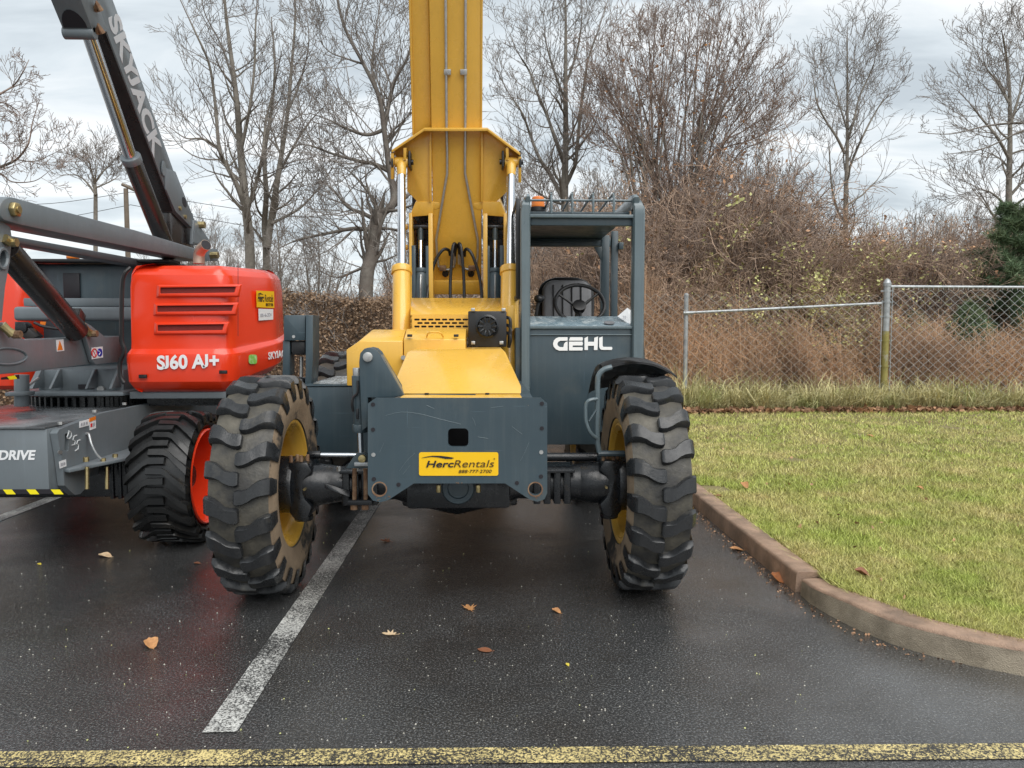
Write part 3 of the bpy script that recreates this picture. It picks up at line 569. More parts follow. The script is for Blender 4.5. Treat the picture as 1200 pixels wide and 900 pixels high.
# scuffs, rust runs and paint chips where the photograph shows them
for P in ([(452, 487), (470, 483), (492, 485), (515, 491), (540, 497)], [(468, 552), (476, 541), (486, 531)], [(472, 556), (481, 545)], [(553, 489), (556, 494), (557, 499)], [(575, 478), (590, 476)], [(600, 500), (612, 509)], [(445, 530), (450, 519)], [(560, 512), (572, 514)], [(610, 540), (616, 528), (620, 518)], [(500, 475), (509, 479)]):
    B().tube([at(x, y, 3.9695) for x, y in P], .0011, 4, sub=3).done('scratch', M['lgrey'], T)
rr_ = random.Random(3)
for cx_, cy_, n_, rx, ry in ((444.7, 583, 9, 7, 3.5), (627.3, 582.5, 9, 8, 3.5), (537, 566, 6, 6, .5), (622, 566, 4, 3, 2), (455, 581, 5, 3, 3)):
    for k in range(n_):
        x, y = cx_+rr_.gauss(0, rx*.5), cy_+rr_.gauss(0, ry*.5); r_ = rr_.uniform(.3, .9)
        if (437 < x < 452 and abs(y-574) < 8.5 and abs(x-444.7) < 8.5) or (abs(x-627.3) < 8.5 and abs(y-573) < 8.5): continue
        f = B(); f.prism(front([(x+r_*math.cos(t)*rr_.uniform(.6, 1.4), y+r_*math.sin(t)*rr_.uniform(.5, 1.1)) for t in np.linspace(0, 2*math.pi, 8, endpoint=False)], 3.9685), (0, .001, 0)); f.done('rust_patch', M['rust'], T)
# ledge and front cover (leans back)
f = B(); f.box(at(470, 463, 4.05).x, at(611, 463, 4.05).x, 4.0, 5.45, 1.19, 1.216); f.done('ledge', M['yellow'], T, .004)
for px in (500, 571): 
    c = at(px, 461.5, 4.14); B().cyl(c-Z*.006, c+Z*.005, .012, 10).done('ledge_bolt', M['axle'], T)
def lean(P): 
    o = []
    for px, py in P:
        Yd = 4.16+(461.5-py)/50*.52; o.append(at(px, py, Yd))
    return o
fc = lean([(463.5, 461.3), (610.8, 461.3), (610.8, 453), (592.5, 413), (589, 409.5), (481, 410.5), (477, 413), (463.5, 445)])
f = B(); f.hexa(fc, [Vector((p.x, 5.5, p.z)) for p in fc]); f.done('front_cover', M['yellow'], T, .006)
for x, y, r_ in ((524, 441, .9), (522.5, 439, .6), (545.5, 422, 1.0), (547, 424, .5), (533, 454, .5), (488, 430, .4), (570, 447, .5), (500, 447, .35), (575, 425, .4), (556, 436, .35), (516, 419, .4)):
    P = lean([(x+r_*math.cos(t)*rr_.uniform(.5, 1.5), y+r_*math.sin(t)*rr_.uniform(.4, 1)) for t in np.linspace(0, 2*math.pi, 7, endpoint=False)]); f = B(); f.prism([q-Y3*.0012 for q in P], (0, .001, 0)); f.done('paint_chip', M['rust'], T)
f = B(); f.hexa([Vector((fc[0].x-.02, 4.19, 1.21)), Vector((fc[1].x+.055, 4.05, 1.20)), Vector((fc[1].x+.055, 5.4, 1.20)), Vector((fc[0].x, 5.4, 1.21))][:4], [p+Z*.012 for p in [Vector((fc[0].x-.02, 4.19, 1.21)), Vector((fc[1].x+.055, 4.05, 1.20)), Vector((fc[1].x+.055, 5.4, 1.20)), Vector((fc[0].x, 5.4, 1.21))]]); f.done('deck_strip', M['teal'], T, .002)
# left service boxes
zt = at(430, 399.5, 5.2).z; zb = at(430, 452, 5.2).z; xl = at(406, 420, 5.2).x; xr = at(472, 420, 5.2).x; xm = at(545.5, 420, 5.2).x; z2 = 1.562
fr = [(xl, 5.2, zb), (xr, 5.2, zb), (xr, 5.2, zt), (xl+.09, 5.2, zt), (xl, 5.2, zt-.06)]
bk = [(xl, 5.42, zb), (xr, 5.42, zb), (xr, 5.42, z2+.01), (xl+.145, 5.42, z2+.01), (xl, 5.42, z2-.11)]
f = B(); f.hexa(fr, bk); f.hexa([(p[0], p[1]+.003, p[2]) for p in bk], [(p[0], 6.6, p[2]) for p in bk]); f.done('service_box', M['yellow'], T, .006)
f = B(); fr = [(xr+.006, 5.21, zb+.1), (xm, 5.21, zb+.1), (xm, 5.21, zt+.01), (xr+.006, 5.21, zt+.01)]; bk = [(xr+.006, 5.42, zb+.1), (xm, 5.42, zb+.1), (xm, 5.42, z2+.015), (xr+.006, 5.42, z2+.015)]
f.hexa(fr, bk); f.hexa([(p[0], p[1]+.003, p[2]) for p in bk], [(p[0], 5.68, p[2]) for p in bk]); f.done('service_door', M['yellow'], T, .005)
for px in (480, 534.5):
    c = at(px, 393.3, 5.195); B().box(c.x-.016, c.x+.016, c.y-.006, c.y+.03, c.z-.009, c.z+.009).done('latch', M['black'], T, .003)
B().tube([at(500, 395, 5.22), at(501.5, 390.5, 5.17), at(504, 389.3, 5.16), at(514, 389.3, 5.16), at(517, 390.5, 5.17), at(519.5, 395, 5.22)], .006, 8).done('door_handle', M['yellow'], T)
c = at(473, 419, 5.19); B().cyl(c, c-Y3*.03, .016, 8).done('door_bolt', M['steel'], T)
# engine hood with slotted grille
zt = at(500, 368.6, 5.7).z; zb = 1.52
h0 = [(at(477.7, 0, 5.7).x, zb), (at(592, 0, 5.7).x, zb), (at(592, 0, 5.7).x, zt), (at(477.7, 0, 5.7).x, zt)]
zh = at(500, 349, 6.35).z; xa, xb2 = at(481, 349, 6.35).x, at(590, 349, 6.35).x
slots = []
for rI in range(4):
    for cI in range(8):
        px = 485.5+cI*8.1+(3.5 if rI % 2 else 0); py = 373.3+rI*4.1
        if px+5.6 < 548: slots.append([at(x, y, 5.7) for x, y in rrect(px, px+6.2, py, py+2.3, .8, 2)])
f = B(); f.holed([(x, 5.7, z) for x, z in h0], slots, (0, .015, 0)); f.done('grille_panel', M['yellow'], T)
f = B(); f.box(h0[0][0]+.01, h0[1][0]-.01, 5.73, 5.76, zb, zt-.01); f.done('grille_backing', M['black'], T)
f = B(); f.hexa([(h0[0][0], 5.697, zt), (h0[1][0], 5.697, zt), (h0[1][0], 5.76, zt), (h0[0][0], 5.76, zt)][0:4] and [(h0[0][0], 5.697, zt+.001), (h0[1][0], 5.697, zt+.001), (xb2, 6.35, zh), (xa, 6.35, zh)], [(h0[0][0], 5.72, zt-.03), (h0[1][0], 5.72, zt-.03), (xb2, 6.4, zb), (xa, 6.4, zb)]); f.done('engine_hood', M['yellow'], T, .006)
f = B(); f.box(h0[0][0], h0[0][0]+.012, 5.70, 6.4, zb, zt-.005); f.box(h0[1][0]-.012, h0[1][0], 5.70, 6.4, zb, zt-.005); f.done('hood_side', M['yellow'], T)
# black blower box with round motor face
a, c = at(548.5, 364.5, 5.45), at(593.8, 406.5, 5.45)
f = B(); f.box(a.x, c.x, 5.45, 5.68, c.z, a.z); f.done('blower_box', M['black'], T, .008)
m0 = at(571, 382.6, 5.45)
f = B(); f.lathe([(.002, .083), (-.045, .083), (-.055, .07), (-.035, .06), (-.035, .03), (-.05, .028), (-.052, .0)][:6]+[(-.05, .006)], m0, 'Y', 32); f.done('blower_rim', M['axle'], T, smooth=30)
for k in range(10):
    t = 2*math.pi*k/10; d = X*math.cos(t)+Z*math.sin(t); e = Vector((-d.z, 0, d.x))
    p0 = m0+d*.028-Y3*.04; p1 = m0+d*.066-Y3*.046; B().hexa([p0-e*.004, p0+e*.004, p1+e*.008, p1-e*.008], [q-Y3*.010 for q in (p0-e*.004, p0+e*.004, p1+e*.008, p1-e*.008)]).done('vane', M['axle'], T, .002)
for dx, dz in ((-.10, .118), (.115, .118), (-.10, -.115), (.10, -.115)): B().box(m0.x+dx-.014, m0.x+dx+.014, 5.435, 5.45, m0.z+dz-.012, m0.z+dz+.012).done('mount_tab', M['steel'], T, .003)
for q in range(3): B().tube([at(594, 372+q*9, 5.5), at(597.5, 374+q*9, 5.48), at(598, 385+q*7, 5.48), at(596, 407, 5.5)], .012, 8, sub=4).done('cable', M['black'], T)
f = B(); a, c = at(594.5, 358, 5.75), at(603, 386, 5.75); f.box(a.x, c.x, 5.72, 5.8, c.z, a.z); f.done('side_cover', M['yellow'], T, .005)
# sway bracket (two plates with a pin) and its cylinder
br = [(420.7, 424), (422, 414), (427, 408.5), (433, 407), (439, 408.5), (443.5, 412.5), (473.5, 463), (462, 466), (431, 466), (431, 500), (424, 505)]
for Yp in (4.12, 4.24):
    f = B(); f.prism([at(x, y, 4.12)+Y3*(Yp-4.12) for x, y in br], (0, .028, 0)); f.done('sway_bracket', M['teal'], T, .004)
c = at(430.7, 418.4, 4.10); B().cyl(c, c+Y3*.2, .026, 24).done('sway_pin', M['steel'], T, .003)
f = B(); f.prism([at(x, y, 4.15)+Z*.0 for x, y in ((442, 416), (447, 416), (474, 463), (469, 463))], (0, .09, 0)); f.done('bracket_web', M['lgrey'], T, .002)
t0 = at(419.5, 440, 4.19); t1 = at(422, 505, 4.2); t2 = at(423, 530, 4.2); t3 = at(423.5, 541, 4.2)
B().cyl(at(418.7, 431, 4.19), at(419, 444, 4.19), .025, 16).done('cylinder_cap', M['steel'], T, .004)
B().cyl(t0, t1, .034, 22).done('sway_barrel', M['teal'], T, .003)
B().cyl(at(422, 497, 4.2), at(422, 506.5, 4.2), .042, 22).done('sway_gland', M['teal'], T, .004)
B().cyl(t1, t2, .016, 18).done('sway_rod', M['chrome'], T)
B().tube([at(414, 482, 4.16), at(412.5, 474, 4.15), at(414, 466, 4.15), at(419, 460, 4.14), at(419, 446, 4.14)], .007, 8, sub=3).done('sway_hose', M['black'], T)
f = B(); f.box(at(412.5, 0, 4.2).x, at(415.5, 0, 4.2).x, 4.15, 4.2, at(413, 490, 4.2).z, at(413, 478, 4.2).z); f.done('sway_valve', M['axle'], T, .003)
f = B(); f.prism(front([(405, 549), (413, 537), (418, 531), (424, 529), (430, 532), (431, 549)], 4.3), (0, .05, 0)); f.done('axle_lug', M['teal'], T, .004)
c = at(424, 538, 4.27); B().cyl(c, c+Y3*.1, .022, 16).done('axle_lug_pin', M['brass'], T, .003)
a = at(415, 546.5, 4.27); c = at(431, 542, 4.27); B().box(a.x, c.x, 4.27, 4.3, a.z, c.z).done('spacer_bar', M['galv'], T, .003)
# front axle
AZ, AY = .64, 4.62
B().tube([(-1.02, AY, AZ), (-.98, AY, AZ), (-.86, AY, AZ), (-.55, AY, AZ), (-.40, AY, AZ-.01), (-.178, AY, AZ-.02), (.04, AY, AZ-.01), (.19, AY, AZ), (.50, AY, AZ), (.62, AY, AZ), (.66, AY, AZ)], [.085, .12, .105, .095, .13, .17, .13, .095, .105, .12, .085], 24).done('axle_housing', M['axle'], T, smooth=40)
for x in (-.83, -.775, -.72, -.665, .30, .36, .42, .48): B().box(x-.021, x+.021, AY-.118, AY+.11, AZ-.108, AZ+.104).done('axle_rib', M['axle'], T, .006)
for x0, x1 in ((-.86, -.46), (.16, .52)): B().box(x0, x1, AY-.15, AY+.13, AZ+.085, AZ+.105).done('axle_flange', M['axle'], T, .004)
f = B(); f.prism([(-.80, AY-.12, AZ-.02), (-.95, AY-.13, AZ+.03), (-.95, AY-.13, AZ-.0), (-.80, AY-.15, AZ-.05)], (0, .1, 0)); f.done('axle_web', M['axle'], T, .004)
for s, xk in ((-1, -1.10), (1, .745)):
    f = B(); k0 = xk; f.prism([(k0+p[0]*s*-1, AY-.13, AZ+p[1]) for p in ((-.06, .15), (.05, .155), (.08, .10), (.03, .05), (.03, -.06), (.075, -.11), (.05, -.18), (-.02, -.2), (-.06, -.15))], (0, .26, 0)); f.done('steering_knuckle', M['axle'], T, .015)
    B().tube([(k0-s*.02, AY-.01, AZ), (k0-s*.10, AY-.01, AZ), (k0-s*.17, AY, AZ), (k0-s*.24, AY, AZ)], [.125, .125, .115, .095], 24).done('axle_bell', M['axle'], T, smooth=50)
    for q in range(4): B().cyl((k0-.05+q*.03, AY-.10+(q % 2)*.03, AZ+.15), (k0-.05+q*.03, AY-.10+(q % 2)*.03, AZ+.19), .011, 6).done('knuckle_bolt', M['rust'], T)
    B().cyl((k0, AY-.02, AZ-.215), (k0, AY-.02, AZ-.18), .055, 14).done('king_pin_cap', M['axle'], T, .008)
    c = Vector((k0-s*.04, AY-.135, AZ)); B().cyl(c, c-Y3*.035, .008, 6).done('grease_nipple', M['brass'], T)
    B().cyl((k0+s*.04, AY, AZ), (k0+s*.16, AY, AZ), .17, 24).done('hub', M['axle'], T, .01)
B().tube([at(361, 533, 4.66), at(425, 533.5, 4.66)], .014, 12).done('tie_rod', M['chrome'], T)
B().cyl(at(360, 533, 4.66), at(376, 533, 4.66), .024, 12).done('tie_rod_end', M['axle'], T, .005)
B().tube([at(640, 535.5, 4.66), at(699, 535.5, 4.66)], .026, 14).done('tie_rod', M['axle'], T)
for px in (415.5, 428.5, 420.5): 
    if px < 420 or px > 425: B().tube([at(px, 549, 4.46), at(px, 588, 4.46)], .013, 10).done('u_bolt', M['rust'], T)
    else:
        a = at(408, 592, 4.44); c = at(436, 586, 4.44); B().box(a.x, c.x, 4.43, 4.8, a.z, c.z).done('u_bolt_plate', M['axle'], T, .003)
for px in (415, 428): 
    c = at(px, 593, 4.46); B().cyl(c+Z*.02, c-Z*.02, .022, 6).done('u_bolt_nut', M['rust'], T)
for px in (397, 418, 427): 
    c = at(px, 552, 4.48); B().cyl(c, c+Z*.025, .013, 6).done('flange_bolt', M['steel'], T)
f = B(); a = at(476, 597, 4.3); c = at(598, 560, 4.3); f.box(a.x, c.x, 4.3, 4.9, a.z, c.z); f.done('differential_case', M['axle'], T, .02)
m0 = at(537, 572, 4.24); f = B(); f.lathe([(.06, .095), (0, .093), (-.012, .085), (-.012, .06), (-.002, .055), (-.002, .01)], m0, 'Y', 28); f.done('differential_cover', M['teal'], T)
for px in (514, 560.5): B().cyl(at(px, 568, 4.1), at(px, 577, 4.1), .014, 8).done('drain_plug', M['brass'], T, .003)
# steel belly and rear axle seen beneath
f = B(); f.box(-.55, .2, 4.95, 8.3, .42, .72); f.done('belly_pan', M['axle'], T, .02)
B().tube([(-1.1, 7.45, .65), (-.5, 7.45, .64), (-.178, 7.45, .62), (.15, 7.45, .64), (.75, 7.45, .65)], [.11, .1, .17, .1, .11], 18).done('rear_axle', M['axle'], T)
# hydraulic tank, deck plate, lamp post
xl = at(356.5, 452, 5.55).x; zt = at(380, 453, 5.55).z
f = B(); f.box(xl, -.6, 5.55, 6.45, .66, zt); f.done('tank', M['teal'], T, .012)
f = B(); f.box(xl-.005, -.62, 5.545, 6.46, zt+.001, zt+.012); f.done('tank_rim', M['teal'], T, .003)
f = B(); f.box(xl+.05, -.95, 5.62, 6.44, zt+.013, zt+.022)
f.done('tread_plate', M['deckplate'], T, .002)
for k in range(9): f = B(); f.box(xl+.06, -.96, 5.66+k*.09, 5.70+k*.09, zt+.0225, zt+.027); f.done('tread_bar', M['deckplate'], T, .001)
f = B(); f.prism(front([(332.5, 371), (334, 369.3), (357.5, 369.3), (357.5, 399), (332.5, 399)], 5.75), (0, .2, 0)); f.done('lamp_guard', M['teal'], T, .004)
f = B(); f.prism(front([(358.3, 369.3), (366.7, 369.3), (366.7, 420), (364.5, 453), (356.8, 453), (358, 440)], 5.72), (0, .22, 0)); f.done('lamp_post', M['teal'], T, .003)
f = B(); f.prism(front([(331.5, 399), (339.5, 399), (339.5, 440), (331, 440)], 5.77), (0, .15, 0)); f.done('lamp_post', M['teal'], T, .003)
f = B(); f.prism(front([(341, 399.5), (357.5, 399.5), (357.5, 416), (343, 416), (341, 412)], 5.78), (0, .15, 0)); f.done('work_lamp', M['black'], T, .01)
B().cyl(at(353, 418, 5.85), at(353, 442, 5.85), .014, 12).done('lamp_rod', M['steel'], T)
B().ball(at(352, 446, 5.8), .05, 1, 1, .6).done('filler_cap', M['axle'], T)
c = at(344, 394.5, 5.745); B().cyl(c, c+Y3*.01, .012, 8).done('lamp_bolt', M['steel'], T)
# ---- cab
CY = 5.6
xL0, xL1, xR0, xR1 = at(604, 0, CY).x+.0, at(622.5, 0, CY).x, at(743.5, 0, CY).x, at(757.5, 0, CY).x
zt = at(680, 234, CY).z; zd = at(680, 384, CY).z; zb = at(680, 521, CY).z
f = B(); f.holed([(xL0, CY, zb), (xR1+.02, CY, zb), (xR1+.02, CY, zd-.25), (xR1+.004, CY, zd-.02), (xR1+.004, CY, zd), (xL0, CY, zd)], [], (0, .03, 0)); f.done('front_panel', M['teal'], T, .006)
f = B(); f.box(xL0+.0, xL0+.02, CY+.031, 7.15, zb, zd+.0); f.box(xR1-.0, xR1+.018, CY+.031, 7.15, zb, zd-.01); f.done('cab_side', M['teal'], T, .004)
f = B(); f.box(xL0+.02, xR1, CY+.031, 7.15, zb, zb+.04); f.done('cab_floor', M['axle'], T)
f = B(); f.box(xL0+.05, xR1-.01, CY-.012, CY-.002, zd-.055, zd-.048); f.box(xL0+.065, xR1-.01, CY-.016, CY+.02, zd-.008, zd+.012); f.done('panel_seam', M['lgrey'], T, .002)
def post(x0, x1, zlo, zhi, y0, y1, outer):       # roll-cage post curving back into the roof rail
    P = [((x0+x1)/2, y0+.05, zlo), ((x0+x1)/2, y0+.05, zhi-.18), ((x0+x1)/2, y0+.06, zhi-.10), ((x0+x1)/2, y0+.10, zhi-.04), ((x0+x1)/2, y0+.2, zhi-.01), ((x0+x1)/2, y1, zhi-.01)]
    b = B(); w = (x1-x0)/2; pr = None
    C = catmull(P, 7)
    for i, p in enumerate(C):
        t = (C[min(i+1, len(C)-1)]-C[max(i-1, 0)]).normalized(); nn = X.cross(t).normalized()
        q_ = min(.0999, max(0, p.z-(zhi-.11))); sk = .06*(1-math.sqrt(1-(q_/.1)**2))
        rg = [b.v(p+X*(w*cx-(outer*sk if cx*outer > 0 else 0))+nn*(.05*cy)) for cx, cy in ((-1, -.7), (-.75, -1), (.75, -1), (1, -.7), (1, .7), (.75, 1), (-.75, 1), (-1, .7))]
        if pr:
            for k in range(8): b.bm.faces.new((pr[k], pr[(k+1) % 8], rg[(k+1) % 8], rg[k]))
        else: b.bm.faces.new(rg[::-1])
        pr = rg
    b.bm.faces.new(pr); return b.done('cage_post', M['lgrey'], T, smooth=40)
post(xL0+.036, xL1-.004, zb+.2, zt+.012, CY-.035, 7.15, -1); post(xR0+.004, xR1+.004, zd-.3, zt+.012, CY-.035, 7.15, 1)
f = B(); f.box(xL1, xR0+.01, CY+.01, CY+.06, at(680, 264, CY).z, at(680, 252, CY).z); f.done('windscreen_header', M['teal'], T, .004)
f = B(); f.box(xL1-.01, xR0+.02, CY-.02, CY+.045, at(680, 255.5, CY).z, at(680, 251.5, CY).z); f.done('header_lip', M['lgrey'], T, .004)
f = B(); f.box(xL1, xR0, CY+.1, 7.12, zt-.10, zt-.07); f.done('roof_panel', M['teal'], T, .004)
f = B(); f.box(xL0+.03, xR1, 7.06, 7.15, at(680, 289, 7.1).z, at(680, 280, 7.1).z); f.done('rear_header', M['teal'], T, .006)
for a, c, y in ((704.6, 714.5, 7.05), (717, 724.5, 6.75)):
    p, q = at(a, 290, y).x, at(c, 290, y).x; f = B(); f.box(p, q, y, y+.08, 1.2, zt-.07); f.done('rear_post', M['teal'], T, .006)
f = B(); f.box(xL0+.03, xL0+.09, 7.05, 7.13, 1.2, zt-.07); f.done('rear_post', M['teal'], T, .006)
f = B(); f.prism([at(x, y, 7.05) for x, y in ((696, 289), (706, 289), (706, 308))], (0, .02, 0)); f.done('gusset', M['teal'], T, .002)
f = B(); p = at(727, 290, 6.75); f.box(p.x-.02, p.x+.02, 6.7, 6.78, p.z-.02, p.z+.04); f.done('door_catch', M['teal'], T, .004)
# overhead guard of bars
zg = zt+.005
for k, y in enumerate((5.66, 5.74)): B().tube([(xL1-.01, y, zg+(.0 if k == 0 else .012)), (xR0+.02, y, zg+(.0 if k == 0 else .012))], .008, 8).done('guard_rail', M['lgrey'], T)
for px in (646, 670.5, 695, 719):
    p = at(px, 240, CY).x
    B().tube([(p, CY-.01, zt-.10), (p, CY-.01, zt-.02), (p, CY+.01, zt+.035), (p, CY+.06, zt+.045), (p, 6.3, zt+.03), (p, 7.1, zt+.01)], .009, 8, sub=3).done('guard_bar', M['lgrey'], T)
f = B(); f.lathe([(0, .052), (.012, .055), (.075, .048), (.085, .035), (.088, .005)], at(630.5, 243, 6.2), 'Z', 24); f.done('beacon', M['orange'], T)
B().cyl(at(630.5, 248, 6.2), at(630.5, 243, 6.2), .06, 20).done('beacon_base', M['black'], T)
# dash, steering wheel, seat
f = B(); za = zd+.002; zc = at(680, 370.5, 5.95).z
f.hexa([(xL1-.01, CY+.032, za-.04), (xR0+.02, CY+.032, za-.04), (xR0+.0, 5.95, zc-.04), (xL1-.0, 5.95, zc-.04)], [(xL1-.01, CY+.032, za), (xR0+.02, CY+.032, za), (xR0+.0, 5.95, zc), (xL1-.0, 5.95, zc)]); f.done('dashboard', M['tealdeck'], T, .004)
q = at(714, 378.5, 5.72); nd = Vector((0, -(zc-za), .32)).normalized(); B().cyl(q, q+nd*.006, .04, 20).done('dash_plug', M['seat'], T)
for k in range(3):
    f = B(); c0 = at(736, 371, 5.8); d = .065-.02*k
    if k == 0: f.prism([c0+X*-.08, c0+Vector((0, .03, .065)), c0+X*.08, c0+Vector((0, -.05, -.06))], nd*.003); f.done('hazard_placard', M['white'], T)
text('20', at(729.5, 373, 5.76), X, Z+Y3*.4, .02, M['greyink'], T)
sc = at(679.5, 356, 6.02); wn = Vector((.02, -.80, .62)).normalized(); wa = X.copy(); wb = wn.cross(wa).normalized(); wa = wb.cross(wn)
f = B(); f.tube([sc+wa*math.cos(t)*.193+wb*math.sin(t)*.193 for t in np.linspace(0, 2*math.pi, 37)], .015, 10, cap=False); f.done('steering_wheel', M['black'], T, smooth=60)
for t in (R(35), R(150), R(270)): 
    e = wa*math.cos(t)+wb*math.sin(t); B().tube([sc-wn*.05+e*.03, sc-wn*.02+e*.12, sc+e*.187], [.014, .010, .010], 8).done('wheel_spoke', M['black'], T)
B().cyl(sc-wn*.075, sc-wn*.01, .045, 20, .055).done('wheel_hub', M['black'], T, .006); B().cyl(sc-wn*.35, sc-wn*.07, .025, 14).done('steering_column', M['steel'], T)
f = B(); sb = rrect(-.215, .215, -.21, .21, .10, 5); o = at(664, 357, 6.75)
f.hexa([o+Vector((x, -.06+z*.12, z)) for x, z in sb], [o+Vector((x, .06+z*.12, z)) for x, z in sb]); f.done('seat_back', M['seat'], T, .03, 3)
for q in (-.12, -.04, .04, .12): B().tube([o+Vector((q, -.068+z*.12, z)) for z in (-.2, 0, .17)], .006, 6).done('seat_seam', M['black'], T)
f = B(); f.box(o.x-.23, o.x+.23, 6.2, 6.7, 1.16, 1.32); f.done('seat_cushion', M['seat'], T, .04, 3)
f = B(); f.tube([o+Vector((x, .05+z*.12, z)) for x, z in [(-.225, -.15), (-.225, .12), (-.14, .21), (0, .225), (.14, .21), (.225, .12), (.225, -.15)]], .02, 8, sub=3); f.done('seat_rim', M['black'], T)
B().tube([at(628, 372, 6.0), at(630, 358, 6.0), at(632.5, 351, 6.0)], .014, 8).done('joystick', M['black'], T); B().ball(at(632, 350, 6.0), .042, 1, 1, .8).done('joystick_knob', M['black'], T)
B().tube([at(743.5, 318, 5.75), at(740.5, 322, 5.82), at(741, 345, 5.82), at(743, 362, 5.82), at(745, 366, 5.75)], .01, 8, sub=4).done('grab_handle', M['lgrey'], T)
gF, gB = at(606.5, 0, 5.72).x, at(596.8, 0, 6.9).x
f = B(); f.holed([(gF, 5.72, 1.83), (gB, 6.9, 1.85), (gB, 6.9, 2.50), (gF, 5.72, 2.50)], [], (.008, 0, 0)); f.done('side_glass', M['glass'], T)
for a, c, z0, z1 in (((gF, 5.68), (gF, 5.72), 1.80, 2.53), ((gB, 6.9), (gB-.002, 6.94), 1.8, 2.53)):
    B().hexa([(a[0]-.012, a[1], z0), (a[0]+.02, a[1], z0), (c[0]+.02, c[1], z0), (c[0]-.012, c[1], z0)], [(a[0]-.012, a[1], z1), (a[0]+.02, a[1], z1), (c[0]+.02, c[1], z1), (c[0]-.012, c[1], z1)]).done('glass_frame', M['black'], T, .003)
for z0, z1 in ((1.80, 1.829), (2.501, 2.53)):
    B().hexa([(gF-.01, 5.721, z0), (gF+.018, 5.721, z0), (gB+.018, 6.899, z0), (gB-.01, 6.899, z0)], [(gF-.01, 5.721, z1), (gF+.018, 5.721, z1), (gB+.018, 6.899, z1), (gB-.01, 6.899, z1)]).done('glass_frame', M['black'], T, .003)
# raised cab letters
Lx = lambda P: [at(630+x/12, 380+y/12, CY-.002) for x, y in P]
for P in ([(420, 182), (300, 182), (258, 196), (228, 228), (215, 275), (226, 318), (258, 352), (300, 370), (420, 370), (420, 242), (396, 248), (372, 272), (362, 322), (312, 320), (285, 302), (276, 276), (288, 248), (318, 232), (420, 230)],
          [(440, 230), (455, 182), (628, 182), (636, 204), (628, 230)], [(440, 244), (628, 244), (636, 270), (628, 298), (492, 298), (492, 322), (628, 322), (636, 344), (628, 368), (440, 368)],
          [(658, 362), (658, 196), (706, 172), (706, 246), (792, 246), (796, 190), (848, 172), (840, 362), (790, 362), (792, 302), (706, 302), (706, 362)],
          [(864, 190), (912, 172), (912, 302), (925, 318), (1040, 318), (1050, 335), (1040, 360), (900, 360), (876, 345), (864, 318)]):
    f = B(); f.holed(Lx(P), [], (0, -.008, 0)); f.done('raised_letter', M['whiteletter'], T)
# fender over the right front wheel
sec = [(710.5, 437), (712, 429.5), (718, 426), (730, 422.5), (744, 420.6), (758, 420.8), (771, 423), (783, 427.5), (792, 432.5), (800, 438.5)]
f = B(); rows = []
for k, th in enumerate(np.linspace(-14, 44, 9)):
    rows.append([[Vector((p.x, 4.72-math.cos(R(90+th))*-1*-.0+math.sin(R(th))*.74, p.z-(1-math.cos(R(th)))*.74+off)) for p in [at(x, y, 4.42) for x, y in sec]] for off in (0, -.012)])
for k in range(len(rows)-1):
    for i in range(len(sec)-1):
        f.hexa([rows[k][0][i], rows[k][0][i+1], rows[k+1][0][i+1], rows[k+1][0][i]], [rows[k][1][i], rows[k][1][i+1], rows[k+1][1][i+1], rows[k+1][1][i]])
bmesh.ops.remove_doubles(f.bm, verts=f.bm.verts, dist=1e-4)
f.done('fender', M['black'], T, smooth=50)
B().tube([at(717, 430, 4.5), at(708, 433, 4.5), at(702, 439, 4.5), at(700.3, 448, 4.5), at(700, 480, 4.5), at(700, 515, 4.5), at(702.5, 530, 4.5)], .016, 10, sub=4).done('fender_stay', M['lgrey'], T)
B().tube([at(701, 531.5, 4.5), at(732, 531.5, 4.5)], .018, 8).done('fender_foot', M['teal'], T)
B().tube([at(699.5, 467.5, 4.48), at(691, 469, 4.46), at(686.8, 474, 4.46), at(686.3, 484, 4.46), at(687, 495, 4.46), at(692, 507, 4.46), at(699, 513.5, 4.48)], .011, 8, sub=4).done('step_handle', M['lgrey'], T)
B().tube([at(699, 480, 4.49), at(690, 494, 4.47)], .007, 8).done('step_brace', M['teal'], T)
# ------------------------------------------------------------------ the boom lift
K = empty('boom_lift', (-3.3, 6.9, 0), 'red and grey boom lift with folded riser arms and its main boom rising left', 'boom lift')
M['sdeck'] = mat('wet_lift_deck_sheen', (.07, .075, .08), .22, col2=(.16, .17, .18), nscale=3, nlo=.45, nhi=.6, var=.15, rvar=.14)  # lighter patches paint puddle reflections into the deck colour
CX, CF = -2.78, 4.93
zt = at(30, 501, CF).z; zb = at(30, 577, CF).z
f = B(); f.box(-3.95, CX-.005, CF, 8.9, zb, zt-.012); f.done('chassis', M['sgrey'], K, .006)
f = B(); f.box(-3.95, CX-.01, CF-.01, 8.9, zt-.011, zt+.004); f.done('deck', M['sdeck'], K, .004)
AXP = lambda P, x: [ax(px, py, x) for px, py in P]
sp = AXP([(58.5, 508), (61, 503.5), (67, 501), (111, 484.5), (186, 469.5)], CX)+[Vector((CX, 8.9, zt+.02)), Vector((CX, 8.9, .62)), Vector((CX, 5.42, .62))]+AXP([(93, 562), (92, 573), (86, 579), (80, 580), (76, 577), (67.5, 569), (63.5, 535)], CX)
sl_ = AXP([(70+2.6*math.cos(t), 518.5+(8 if math.sin(t) > 0 else -8)+2.6*math.sin(t)) for t in np.linspace(0, 2*math.pi, 14, endpoint=False)], CX)
f = B(); f.holed(sp, [sl_], (.045, 0, 0)); f.done('side_plate', M['sgrey'], K, 0)
f = B(); f.prism(AXP([(70+2.6*math.cos(t), 530+2.4*math.sin(t)) for t in np.linspace(0, 2*math.pi, 12, endpoint=False)], CX+.046), (.004, 0, 0)); f.done('plug', M['steel'], K)
